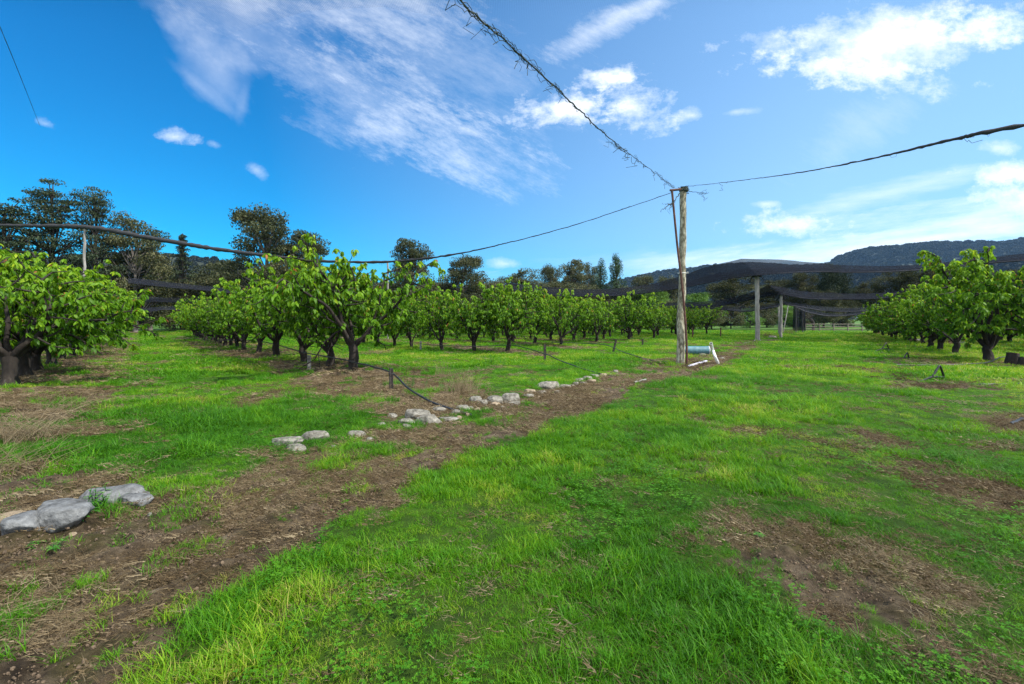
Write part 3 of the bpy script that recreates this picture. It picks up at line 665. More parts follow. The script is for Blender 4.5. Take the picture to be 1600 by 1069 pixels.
def wood_crown(rs):
    mb = MB(); m = 170; d = rs.randn(m, 3); d /= np.linalg.norm(d, axis=1)[:, None]; d[:, 2] = np.abs(d[:, 2]) * 1.1 - .15; d *= .7 + .4 * rs.rand(m, 1)
    scatter(mb, QV, QF, d, rotmats(rs.rand(m) * 6.28, (rs.rand(m) - .5) * 2, (rs.rand(m) - .5) * 2), .34 + .25 * rs.rand(m), np.clip(.1 + .35 * rs.rand(m), 0, 1)); return mb
M['woodleaf'] = mat_leaf('wood_leaf', [(0, (.008, .013, .008)), (.5, (.020, .027, .016)), (1, (.042, .048, .03))], .05, .7, .1, inst=True)
cw = src_coll('wood_crown', [wood_crown(rs) for _ in range(4)], M['woodleaf'])
for hn, cnt, sz, lab in (('hills', 15000, 6.5, 'distant forest covering the long ridge on the right horizon'), ('far_hills', 5000, 4.2, 'dense dark wood covering the hillside behind the left trees')):
    HVn = HV[hn]; a, b = HVn.shape[:2]; ii = rs.rand(cnt) * (a * .8 - 1) + a * .02; jj = rs.rand(cnt) * (b - 1.01); i0 = ii.astype(int); j0 = jj.astype(int); pts = HVn[i0, j0] + (rs.rand(cnt, 3) - .5) * np.array([4, 8, 0])
    sz_ = sz * (.6 + .7 * rs.rand(cnt)); gn_scatter('woods', pts, np.stack([pts[:, 0] * 0, pts[:, 0] * 0, rs.rand(cnt) * 6.28], -1), np.stack([sz_, sz_, sz_ * 1.1], -1), rs.randint(0, 4, cnt), rs.rand(cnt) * .5, cw, lab, 'woods')
mb = MB(); a0 = [P3(1335, 438, 760), P3(1350, 431, 800), P3(1385, 430, 800), P3(1400, 438, 760), P3(1385, 446, 720), P3(1345, 446, 720)]
x0 = (1270 - 800) / F * 95
g = [(x, y) for y in np.linspace(74, 190, 20) for x in np.linspace(30, 130, 20)]
V = np.array([(x, y, .02 * max(0, y - 80) ** 1.0 + .06 + gz(x, y)) for x, y in g])
i = np.arange(19)[:, None] * 20; j = np.arange(19)[None]
mb.add(V, np.stack([i + j, i + j + 1, i + 21 + j, i + 20 + j], -1).reshape(-1, 4)); tag(mb.build('field', M['paddock']), 'bright green paddock rising beyond the far rail fence', 'field', kind='structure')

# ------------------------------------------------------------------ poles, wires and nets
def spline(pts, n):
    pts = np.array([tuple(p) for p in pts], float); m = len(pts)
    s_ = np.concatenate([[0], np.cumsum(np.linalg.norm(np.diff(pts, axis=0), axis=1))]); u = np.linspace(0, s_[-1], n)
    e = np.vstack([2 * pts[0] - pts[1], pts, 2 * pts[-1] - pts[-2]]); out = []
    for v in u:
        k = min(m - 2, max(0, int(np.searchsorted(s_, v, 'right') - 1))); t = (v - s_[k]) / (s_[k + 1] - s_[k] + 1e-9)
        p0, p1, p2, p3 = e[k], e[k + 1], e[k + 2], e[k + 3]
        out.append(.5 * ((2 * p1) + (-p0 + p2) * t + (2 * p0 - 5 * p1 + 4 * p2 - p3) * t * t + (-p0 + 3 * p1 - 3 * p2 + p3) * t ** 3))
    return np.array(out)
rp = np.random.RandomState(12)
def post(name, base, top, r0, r1, mat, label, cat='post', group=None, sides=14, jitter=.012, caps=False):
    r = empty(name, base); b = np.array(base); t = np.array(top); n = 16
    pts = [(t - b) * q / (n - 1) + np.array([rp.randn() * jitter, rp.randn() * jitter, 0]) * (q > 0) for q in range(n)]; pts[0] = pts[0] - np.array([0, 0, .25])
    mb = MB(); mb.tube(pts, np.linspace(r0, r1, n) * (1 + .03 * rp.randn(n)), sides)
    v = mb.v[0]; v[:, :2] += rp.randn(len(v), 2) * r0 * .05
    mb.build('shaft', mat, r)
    tag(r, label, cat, group); return r
pb = at(1062.5, 569); ptp = P3(1068.5, 295, pb.y + .05)
pole1 = post('net_pole', pb, ptp, .125, .10, M['pole'], 'tall lichen covered wooden pole with leaning rusty pipe beside it', 'pole')
rel = lambda p: np.array(p) - np.array(pb)
# knot of black net and wire tie on the pole
mb = MB()
for q in range(26):
    a = rp.rand() * 6.28; c = rel(ptp) + np.array([0, 0, -.03 + rp.randn() * .04]); pts = [c + .13 * np.array([math.cos(a + t * 1.6), math.sin(a + t * 1.6), 0]) + rp.randn(3) * .025 for t in range(4)]
    mb.tube(pts, .011, 5)
mb.build('wire_binding', M['greenwire'], pole1)
mb = MB(); c = rel(P3(1065.5, 427, pb.y + .03)); mb.tube([c + .125 * np.array([math.cos(t), math.sin(t), .02 * math.sin(3 * t)]) for t in np.linspace(0, 2 * PI, 22)], .012, 6); mb.tube([c + np.array([.11, -.06, 0]), c + np.array([.16, -.12, -.01]), c + np.array([.13, -.15, .03])], .01, 5)
mb.build('wire_tie', M['white'], pole1)
# rusty pipe
pipe = empty('rusty_pipe', at(1073.5, 569)); o0 = np.array(pipe.location); D = pb.y - .16
mb = MB(); mb.tube(spline([np.array(P3(px, py, D)) - o0 for px, py in ((1050, 298), (1054, 340), (1059, 390), (1064, 430), (1069, 480), (1072.5, 530), (1073.5, 572))], 30), .034, 10)
mb.build('pipe', M['rust'], pipe); mb = MB(); mb.tube([np.array(P3(1047, 297.5, D)) - o0, np.array(P3(1064, 296, D + .05)) - o0], .038, 8)
mb.build('bracket', M['rust'], pipe); tag(pipe, 'thin bent rusty steel pipe leaning against the tall pole', 'pipe')
p2 = at(1184, 533.5); t2 = P3(1182.5, 431, p2.y); post('net_pole', p2, t2, .16, .14, M['greypole'], 'second pole along the track, grey with dark net bunched on top', 'pole')
p3 = at(1220, 528.5); t3 = P3(1220.5, 461, p3.y); post('net_pole', p3, t3, .12, .11, M['greypole'], 'third pole along the track, shorter and thinner with net on top', 'pole')
post('net_pole', at(1217, 523), P3(1216.5, 478, at(1217, 523).y), .08, .07, M['greypole'], 'thin pole standing close behind the third pole', 'pole')
pb4 = at(1223.5, 521); post('brace_post', pb4, P3(1232, 476, pb4.y + .5), .05, .045, M['greypole'], 'slanted pale brace post right of the third pole', 'post')
for px, w, lab in ((1244, .28, 'dark pole wrapped in hanging net, left of a pair at the track end'), (1254, .3, 'dark pole wrapped in hanging net, right of a pair at the track end')):
    b = at(px, 520); r = empty('wrapped_pole', b); mb = MB(); mb.tube([(0, 0, -.2), (0, 0, 1.6), (.02, 0, (503 - 478) / F * b.y + EYE)], [.1, .09, .08], 8); mb.build('shaft', M['greypole'], r)
    n = 40; v = []; 
    H = (503 - 479) / F * b.y + EYE
    for zt in np.linspace(.08, 1, 9):
        for a in np.arange(n) * 2 * PI / n: rr_ = w * (1.0 + .18 * math.sin(7 * a + zt) + .12 * math.sin(3 * a)) * (1.1 - .25 * zt); v.append((rr_ * math.cos(a), rr_ * math.sin(a), H * zt))
    i = np.arange(8)[:, None] * n; j = np.arange(n)[None]; k = (j + 1) % n
    mb = MB(); mb.add(v, np.stack([i + j, i + k, i + n + k, i + n + j], -1).reshape(-1, 4)); mb.build('netting', M['net'], r); tag(r, lab, 'pole')
# left netting posts
for px, ptop, d, lab in ((132, 355, 24, 'pale post standing above the left cherry row, holding the net roll'), (606, 411, 33, 'pale post behind the hose row, holding the sagging net roll')):
    x = (px - 800) / F * d; post('net_post', (x, d, gz(x, d)), tuple(P3(px, ptop, d)), .065, .055, M['greypole'], lab, 'post')
# knots of net on poles two and three
for t, s_, lab in ((t2, .34, 'bunched black net knot on top of the second pole'), (t3, .26, 'bunched black net knot on top of the third pole')):
    mb = MB()
    for q in range(46):
        a = rp.rand() * 6.28; r1_ = s_ * (.4 + .6 * rp.rand()); c = np.array([0, 0, .02])
        mb.tube([c + r1_ * np.array([math.cos(a + t_ * .9), math.sin(a + t_ * .9), -.25 + .45 * rp.rand()]) for t_ in range(4)], .03 * s_ / .34, 5)
    for q in range(8):
        a = rp.rand() * 6.28; mb.tube([(0, 0, 0), (s_ * math.cos(a), s_ * math.sin(a), -.1), (s_ * 1.5 * math.cos(a), s_ * 1.5 * math.sin(a), -.3 - .2 * rp.rand())], .03, 5)
    o = mb.build('net_knot', M['netroll']); o.location = t; tag(o, lab, 'net')
# wires with rolled net
def wire(name, pts, rad, mat, label, n=90, wobble=.01, shreds=0, sl=.25):
    P = spline(pts, n); R = np.interp(np.linspace(0, 1, n), np.linspace(0, 1, len(rad)), rad) if np.ndim(rad) else np.full(n, rad)
    o0 = P[0].copy(); P = P - o0; Pj = P + rp.randn(n, 3) * wobble * (np.arange(n) > 0)[:, None]
    r = empty(name, o0); mb = MB(); mb.tube(Pj, R * (1 + .15 * rp.randn(n)), 9); mb.build('cable', mat, r)
    if shreds:
        mb = MB(); hot = rp.randint(2, n - 4, 9)
        for q in range(shreds):
            k = int(np.clip(rp.choice(hot) + rp.randn() * n * .03, 1, n - 4)) if rp.rand() < .7 else rp.randint(1, n - 3); c = Pj[k]; t = unit(Pj[k + 1] - Pj[k]); L = sl * (.4 + 1.2 * rp.rand()); off = rp.randn(3) * .03
            m = 7; pts2 = [c + off * (0 if s_ in (0, m - 1) and q % 3 else 1) + t * L * s_ / (m - 1) + np.array([0, 0, -.06 * math.sin(PI * s_ / (m - 1)) * rp.rand()]) + rp.randn(3) * .009 for s_ in range(m)]
            if q % 9 == 0: pts2 = [c + np.array([rp.randn() * .03, rp.randn() * .03, 0]) * s_ * .5 + t * .03 * s_ + np.array([0, 0, (-.02 - .03 * rp.rand()) * s_]) for s_ in range(m)]
            mb.tube(pts2, .003 + .003 * rp.rand(), 4, cap=False)
        mb.build('net_shreds', M['greenwire'], r)
    return tag(r, label, 'net wire')
pt = P3(1055, 294, pb.y)
wire('net_cable', [pt, P3(960, 222, 11.6), P3(905, 172, 9.9), P3(850, 120, 8.6), P3(790, 65, 7.3), P3(720, 2, 6.2), (-1.5, 5.0, 5.85), (-4.2, 1.0, 5.8)], [.005, .008, .014, .013, .012, .010, .010], M['greenwire'], 'tattered dark wire running from the tall pole up over the camera', 150, .008, 170, .42)
wire('net_cable', [P3(1068, 292, pb.y), P3(1150, 283, 14.0), P3(1260, 268, 12.9), P3(1380, 244, 11.9), P3(1490, 218, 10.9), P3(1600, 196, 10.1), (16, 7.5, 5.85)], [.007, .009, .020, .038, .062, .085, .10], M['netroll'], 'wire thickening into a black net roll, from tall pole to right edge', 170, .004, 24, .12)
wire('net_cable', [P3(1052, 300, pb.y), P3(1000, 318, 15.6), P3(900, 351, 17.2), P3(800, 378, 18.7), P3(700, 399, 20.2), P3(606, 409, 21.6), P3(500, 408, 22.6), P3(420, 400, 23.2), P3(330, 388, 23.6), P3(230, 371, 23.9), P3(132, 355, 24), P3(0, 352, 25), P3(-200, 345, 27)],
     [.008, .012, .02, .045, .065, .07, .09, .11, .12, .11, .08, .03, .02, .02], M['netroll'], 'long sagging black net roll from the tall pole to the left edge', 220, .006, 60, .3)
wire('tie_wire', [P3(1064, 300, pb.y - .1), P3(1055, 312, pb.y - .3), P3(1043, 322, pb.y - .6), P3(1032, 331, pb.y - .8)], [.02, .012, .005], M['greenwire'], 'short loose wire end hanging left of the tall pole top', 20, .02, 14, .2)
wire('tie_wire', [P3(1074, 298, pb.y - .1), P3(1090, 301, pb.y - .3), P3(1106, 303, pb.y - .6)], [.01, .006, .003], M['greenwire'], 'short loose wire end pointing right from the tall pole top', 16, .008, 8, .15)
wire('thin_wire', [P3(-30, -30, 6.3), P3(0, 42, 7.0), P3(28, 110, 8.2), P3(62, 196, 10.2)], [.006, .003], M['black'], 'thin dark wire slanting down the upper left corner of the sky', 40, 0)
# sheets of net between the poles
def loft(lines, mat, parent, o0, n=48, m=10, thick=0):
    C = [spline([P3(*p) for p in l], n) for l in lines]
    S = [spline([c[q] for c in C], m) for q in range(n)]; V = np.array(S) - o0
    w = (fbm(V[..., 0] * .5, V[..., 1] * .5, 3, 13) - .5) * .12; V[..., 2] += w
    i = np.arange(n - 1)[:, None] * m; j = np.arange(m - 1)[None]
    mb = MB(); mb.add(V.reshape(-1, 3), np.stack([i + j, i + j + 1, i + m + j + 1, i + m + j], -1).reshape(-1, 4)); return mb.build('netting' if mat is M['veil'] else 'net_fold', mat, parent)
def net(low, up, back, label):
    o0 = np.array(P3(*low[0])); r = empty('hail_net', o0)
    loft([low, up], M['net'], r, o0, 60, 5)
    mid = [tuple(np.array(a) * .55 + np.array(b) * .45 + np.array([0, 0, -.12])) for a, b in zip([(l[0], l[1], l[2]) for l in low], [P_[:3] for P_ in ([tuple(np.interp(np.linspace(0, len(up) - 1, len(low)), range(len(up)), [u[c] for u in up])[k] for c in range(3)) for k in range(len(low))])])]
    loft([[(l[0], l[1], l[2] - .12) for l in low], mid], M['net'], r, o0, 60, 4)
    mb = MB(); mb.tube(spline([P3(*p) for p in low], 60) - o0, .035 * low[0][2] / 32, 5); mb.build('edge_cord', M['netroll'], r)
    if back: loft([up, back], M['veil'], r, o0, 60, 8)
    return tag(r, label, 'net')
net([(1183, 430, 32), (1130, 437, 34), (1060, 451, 37), (1000, 459, 40), (930, 463, 43), (860, 461, 46), (790, 452, 50)],
    [(1158, 405, 34), (1105, 417, 36), (1050, 436, 39), (1000, 447, 42), (930, 452, 45), (860, 449, 48), (790, 441, 52)],
    [(1200, 446, 39), (1150, 452, 43), (1100, 462, 48), (1030, 468, 54), (960, 470, 58), (880, 468, 62), (800, 462, 64)], 'dark net band sagging leftward from the second pole over the cherry rows')
net([(1183, 430, 32), (1260, 425, 30.5), (1340, 426, 29), (1440, 422, 27.5), (1540, 412, 26), (1640, 404, 25)],
    [(1158, 405, 34), (1230, 407, 33.5), (1340, 415, 32), (1440, 413, 30), (1540, 403, 29), (1640, 392, 27)],
    [(1200, 446, 39), (1255, 455, 37), (1340, 459, 35), (1440, 455, 34), (1540, 445, 33), (1640, 430, 31)], 'dark net band reaching from the second pole across the right cherry block')
net([(1219, 459, 38), (1180, 467, 41), (1130, 477, 46), (1085, 480, 51), (1030, 481, 56)],
    [(1201, 445, 39), (1170, 458, 42), (1130, 468, 47), (1085, 472, 52), (1030, 473, 57)],
    [(1217, 477, 44), (1180, 482, 47), (1130, 482, 52), (1085, 483, 56), (1030, 484, 60)], 'dark net band sagging leftward from the third pole')
net([(1219, 459, 38), (1243, 464, 37.5), (1270, 467, 37), (1340, 468, 36), (1400, 464, 35), (1500, 452, 33)],
    [(1201, 445, 39), (1245, 453, 38.5), (1270, 456, 38), (1340, 458, 37), (1400, 455, 36), (1500, 442, 34)],
    [(1217, 477, 44), (1245, 478, 43), (1285, 479, 42), (1340, 480, 41), (1400, 476, 40), (1500, 468, 38)], 'dark net band drooping rightward from the third pole')
net([(1229, 476, 44), (1268, 483, 44), (1302, 487, 44), (1340, 487, 43), (1400, 484, 42)],
    [(1220, 471, 45), (1268, 477, 45), (1302, 480, 45), (1340, 481, 44), (1400, 478, 43)], None, 'lower dark net band drooping over the far end of the grass track')
net([(1243, 480, 48), (1262, 488, 48), (1295, 494, 48), (1325, 493, 48), (1370, 488, 47)],
    [(1238, 477, 49), (1262, 484, 49), (1295, 489.5, 49), (1325, 489, 49), (1370, 484, 48)], None, 'lowest net band hanging just above the far grass track end')
net([(1217, 479, 46), (1188, 484, 48), (1160, 487, 50), (1120, 483, 52), (1080, 481, 54)],
    [(1217, 474, 47), (1188, 478, 49), (1160, 480, 51), (1120, 477, 53), (1080, 475, 55)], None, 'lower dark net band hanging between the second and third poles')
net([(200, 442, 40), (262, 449, 42), (310, 453, 44), (365, 458, 46), (440, 461, 48), (560, 462, 50)],
    [(200, 434, 41), (262, 441, 43), (310, 446, 45), (365, 451, 47), (440, 454, 49), (560, 456, 51)],
    [(200, 462, 52), (262, 466, 54), (310, 470, 56), (365, 472, 58), (440, 474, 60), (560, 475, 62)], 'dark net band sagging above the far end of the left grass lane')
net([(190, 470, 52), (256, 472, 53), (316, 473, 54), (380, 475, 55)], [(190, 463, 53), (256, 465, 54), (316, 467, 55), (380, 470, 56)], None, 'middle dark net band at the far end of the left grass lane')
net([(190, 488, 54), (235, 487, 55), (263, 484, 56), (330, 486, 57)], [(190, 482, 55), (235, 481, 56), (263, 479, 57), (330, 481, 58)], None, 'lowest dark net band at the far end of the left grass lane')
# the net overhead
n = 30; xs = np.linspace(-14, 18, n); ys = np.linspace(-8, 7.0, n); V = []
for yy in ys:
    for xx in xs: V.append((xx, yy + (.5 * math.sin(xx * .7) if yy > 6.5 else 0), 5.75 + .12 * math.sin(xx * .8) * math.cos(yy * .5)))
i = np.arange(n - 1)[:, None] * n; j = np.arange(n - 1)[None]
mb = MB(); mb.add(V, np.stack([i + j, i + j + 1, i + n + j + 1, i + n + j], -1).reshape(-1, 4), 1 - sstep(5.2, 7.0, np.array(V)[:, 1] + .5 * np.sin(np.array(V)[:, 0] * .6))); tag(mb.build('overhead_net', M['overnet']), 'fine see-through net stretched overhead across the top of the sky', 'net')

# ------------------------------------------------------------------ irrigation, stakes, pipes
def hose(pix, label, rad=.016, lift=.02, pts3=None):
    P = [at(px, py) + Vector((0, 0, l)) for px, py, l in pix]; P = spline(P, 60); o0 = P[0].copy(); P -= o0; P[:, 2] += rp.randn(60) * .004
    mb = MB(); mb.tube(P, rad, 7); o = mb.build('irrigation_hose', M['black']); o.location = o0; return tag(o, label, 'hose')
hose([(340, 540, .35), (405, 551, .4), (470, 566, .34), (505, 573, .3), (552, 583, .28), (608, 602, .28), (640, 622, .14), (690, 638, .03), (737, 651, .02)], 'black irrigation hose sagging along the nearest row down to the rocks', .018)
hose([(660, 549, .3), (743, 552, .3), (800, 553, .3), (850, 567, .3), (880, 572, .12), (930, 584, .03), (962, 590, .02)], 'black irrigation hose along the third row, ending near the white pole rubble', .016)
hose([(862, 545, .3), (940, 549, .32), (975, 557, .16), (1020, 565, .04), (1060, 567, .02)], 'black irrigation hose running to the foot of the tall pole', .016)
hose([(1400, 571, .02), (1470, 572, .03), (1540, 569, .1), (1570, 563, .12), (1640, 566, .1)], 'dark hose lying past the foot of the big right cherry tree', .018)
hose([(1478, 600, .02), (1540, 603, .03), (1600, 601, .03), (1660, 600, .02)], 'dark hose on the soil in front of the big right cherry tree', .018)
hose([(1580, 664, .02), (1610, 658, .05), (1680, 650, .03)], 'short dark hose entering at the right edge', .02)
def stake(px, py, top, w, mat, label, lean=0, star=True):
    b = at(px, py); H = (py - top) / F * b.y; r = empty('stake', b); mb = MB()
    for a in (0, 2.1, 4.2):                        # star section
        d = np.array([math.cos(a), math.sin(a), 0]) * w; t = np.array([-d[1], d[0], 0]) * .18; L = np.array([lean * H, 0, H]); z0 = np.array([0, 0, -.1])
        v = [z0 - t, z0 + t, z0 + d + t, z0 + d - t]; v += [q + L - z0 for q in v]
        mb.add(v, [(0, 1, 5, 4), (1, 2, 6, 5), (2, 3, 7, 6), (3, 0, 4, 7), (4, 5, 6, 7)])
    mb.build('picket', mat, r, False)
    mb = MB(); c = np.array([lean * H * .75, 0, H * .75]); mb.tube([c + w * 1.2 * np.array([math.cos(t), math.sin(t), 0]) for t in np.linspace(0, 2 * PI, 12)], .006, 5); mb.build('clip', M['black'], r)
    return tag(r, label, 'stake')
stake(611, 611, 578, .045, M['stake'], 'black star picket stake where the hose leaves the nearest row')
stake(483, 574, 551, .05, M['greystake'], 'weathered grey stake between two trunks of the hose row')
stake(657, 549, 533, .05, M['greystake'], 'short grey stake between the second and third row trunks')
stake(851, 565, 538, .05, M['stake'], 'black upright stake left of the leaning stake, middle of the orchard edge')
stake(957, 551, 531, .05, M['stake'], 'black stake leaning right, between the upright stake and tall pole', .28)
stake(1004, 541, 530, .05, M['stake'], 'small black stake just left of the tall pole')
stake(1082, 529, 512, .05, M['rust'], 'thin rusty stake right of the tall pole among the trunks')
stake(1126, 527, 512, .06, M['rust'], 'thin brown stake left of the second pole among the trunks')
# drum of teal plastic
tb_ = at(1086, 554); r = empty('plastic_drum', tb_, math.radians(-6)); R_ = .17; Ld = 1.06; mb = MB()
xs_ = np.linspace(-Ld / 2, Ld / 2, 24); mb.tube([(x, 0, R_) for x in xs_], [R_ * (1.0 + (.04 if abs(x) < .03 or abs(abs(x) - .5) < .03 else 0)) for x in xs_], 28); mb.build('barrel', M['teal'], r)
mb = MB(); mb.tube([(Ld / 2 - .012, 0, R_), (Ld / 2 + .02, 0, R_)], R_ * 1.045, 28); mb.build('end_rim', M['lilac'], r)
mb = MB(); mb.tube([(.12, -.1, .0), (.3, -.12, .02)], .08, 10); mb.build('foot_block', M['black'], r); tag(r, 'teal plastic drum lying on its side behind the tall pole', 'drum')
def pvc(pix, rad, mat, label):
    P = [at(px, gy) + Vector((0, 0, h)) for px, gy, h in pix]; o0 = np.array(P[0]); r = empty('plastic_pipe', o0); mb = MB()
    Q = spline(P, 16) - o0; n = 12
    # hollow pipe: outer wall, inner wall and end rings
    mb.tube(Q, rad, n, cap=False); mb.tube(Q, rad * .86, n, cap=False)
    for q, a in ((0, 0), (15, 15 * n)):
        vo = mb.v[0][a:a + n]; vi = mb.v[1][a:a + n]; mb.add(np.vstack([vo, vi]), [(k, (k + 1) % n, n + (k + 1) % n, n + k) for k in range(n)])
    mb.build('pipe', mat, r); return tag(r, label, 'pipe')
b = at(1122, 569)
pvc([(1122, 569, .02), (1117, 569, .27), (1113.5, 569, .42), (1111, 569, .66)], .045, M['white'], 'bent white plastic pipe standing upright right of the tall pole')
pvc([(1075, 574, .04), (1090, 570, .04), (1104, 566, .05)], .035, M['lilac'], 'pale lilac pipe lying at the foot of the tall pole')
pvc([(991, 599, .02), (1009, 595, .025)], .025, M['greystake'], 'short grey pipe lying in the bare soil left of the tall pole')
pvc([(1162, 537, .02), (1171, 536, .02)], .03, M['lilac'], 'short pale pipe lying near the foot of the second pole')
# bent frames on the right
def frame(px, py, w, h, label, tail=True):
    b = at(px, py); r = empty('bent_pipe_frame', b, .2); mb = MB(); s_ = b.y / F
    mb.tube(spline([(-w * .5 * s_, 0, h * .35 * s_), (-w * .1 * s_, 0, h * s_), (w * .02 * s_, 0, h * s_), (w * .42 * s_, .05, h * .3 * s_)], 20), .022, 7)
    mb.tube([(-w * .5 * s_, 0, h * .35 * s_), (w * .42 * s_, .05, h * .3 * s_)], .02, 7)
    if tail: mb.tube([(-w * .45 * s_, 0, h * .38 * s_), (-w * 1.25 * s_, .1, -.02)], .022, 7)
    mb.build('hoop', M['black'], r); mb = MB(); mb.tube([(w * .4 * s_, .05, h * .35 * s_), (w * .38 * s_, .02, -.03)], .014, 6); mb.build('prop', M['greystake'], r)
    return tag(r, label, 'frame')
frame(1469, 597, 30, 24, 'black bent pipe triangle nearest to the camera, right of the track')
frame(1385, 549, 16, 12, 'black bent pipe triangle farthest back, right of the track')
frame(1418, 563, 14, 11, 'small black bent pipe hoop between the other two', False)
# stumps
for px, py, w, h, lab in ((1581, 571, .30, .38, 'dark cut stump, left of the two beside the big cherry tree'), (1600, 573, .30, .30, 'low cut stump at the right edge, paler on top')):
    b = at(px, py); r = empty('stump', b); mb = MB(); mb.tube([(0, 0, -.1), (0, 0, .08), (.02, 0, h * .6), (.05, 0, h)], [w * .62, w * .55, w * .48, w * .46], 14); v = mb.v[0]; v += rp.randn(*v.shape) * .012
    mb.build('bark', M['bark'], r); mb = MB(); mb.tube([(.05, 0, h), (.052, 0, h + .012)], w * .43, 14); mb.build('cut_face', M['wood'], r); tag(r, lab, 'stump')
for px, py, s_, lab in ((1484, 541, .5, 'small brown heap of cuttings under the right cherry block'), (1502, 541, .36, 'grey heap right beside the brown heap of cuttings')):
    b = at(px, py); mb = MB(); m = 260
    for q in range(m):
        a = rp.rand() * 6.28; rr_ = s_ * math.sqrt(rp.rand()); z = (s_ * .8) * (1 - rr_ / s_) * rp.rand(); c = np.array([rr_ * math.cos(a), rr_ * math.sin(a), z + .02]); d = unit(rp.randn(3) * np.array([1, 1, .5])) * .12
        mb.tube([c - d, c + d], .018, 4)
    o = mb.build('brush_heap', M['wood'] if px < 1490 else M['greystake']); o.location = b; tag(o, lab, 'heap')
for px, py, L, lab in ((1432, 536, .9, 'pale sawn log lying under the right cherry block'),):
    b = at(px, py); r = empty('log', b, .3); mb = MB(); mb.tube([(-L / 2, 0, .12), (0, .02, .13), (L / 2, 0, .12)], .14, 12); mb.build('bark', M['greypole'], r)
    mb = MB(); mb.tube([(-L / 2 - .012, 0, .12), (-L / 2, 0, .12)], .125, 12); mb.build('cut_end', M['wood'], r); tag(r, lab, 'log')
# far fence
r = empty('rail_fence', at(1310, 518.5)); o0 = np.array(r.location)
xs_ = np.linspace(-4.5, 9, 8)
for x in xs_: mb = MB(); mb.tube([(x, 0, -.2), (x, 0, 1.15)], .07, 6); mb.build('post', M['farwood'], r)
for z in (.35, .7, 1.05): mb = MB(); mb.tube([(x, .09, z + rp.randn() * .02) for x in xs_], .045, 5); mb.build('rail', M['farwood'], r)
tag(r, 'weathered rail fence across the far end of the grass track', 'fence')

# ------------------------------------------------------------------ rocks
def rock(px, py, wpx, hpx, label, mat='rock', depth=.8, rz=0, sink=.42, seed=0, grp='rocks edging the dirt strip', ang=0):
    b = at(px, py); k = b.y / F; rx = wpx * k / 2; rh = hpx * k; ry = rx * depth
    bm = bmesh.new(); bmesh.ops.create_icosphere(bm, subdivisions=4, radius=1)
    off = Vector((seed * 3.7, seed * 1.3, seed * 2.1))
    rq = random.Random(seed * 7 + 1); PL = [(Vector((rq.gauss(0, 1), rq.gauss(0, 1), rq.gauss(0, .7))).normalized(), rq.uniform(.62, .88)) for _ in range(13)]
    for v in bm.verts:
        c = v.co.copy()
        for pn, ph in PL:
            e = c.dot(pn) - ph
            if e > 0: c -= pn * e * .92
        n1 = mnoise.noise(c * 1.0 + off) ; n2 = mnoise.noise(c * 2.6 + off); cell = mnoise.voronoi(c * 1.3 + off)[0][0]
        c *= 1.12 + .10 * n1 + .05 * n2 + .05 * (cell - .4) + .05 * mnoise.noise(c * 5 + off) + .03 * mnoise.noise(c * 12 + off)
        c.z = min(c.z, .82 + .10 * n1 + .05 * n2)                     # a worn flat top
        v.co = Vector((c.x * rx, c.y * ry, c.z * rh * .75))
    me = bpy.data.meshes.new('rock'); bm.to_mesh(me); bm.free(); me.materials.append(M[mat])
    for p in me.polygons: p.use_smooth = True
    o = bpy.data.objects.new('rock', me); COL.objects.link(o); o.location = (b.x, b.y + ry * .6, b.z + rh * (.5 - sink - (.0 if wpx < 60 else -.12))); o.rotation_euler = (0, ang, rz)
    tag(o, label, 'rock', grp)
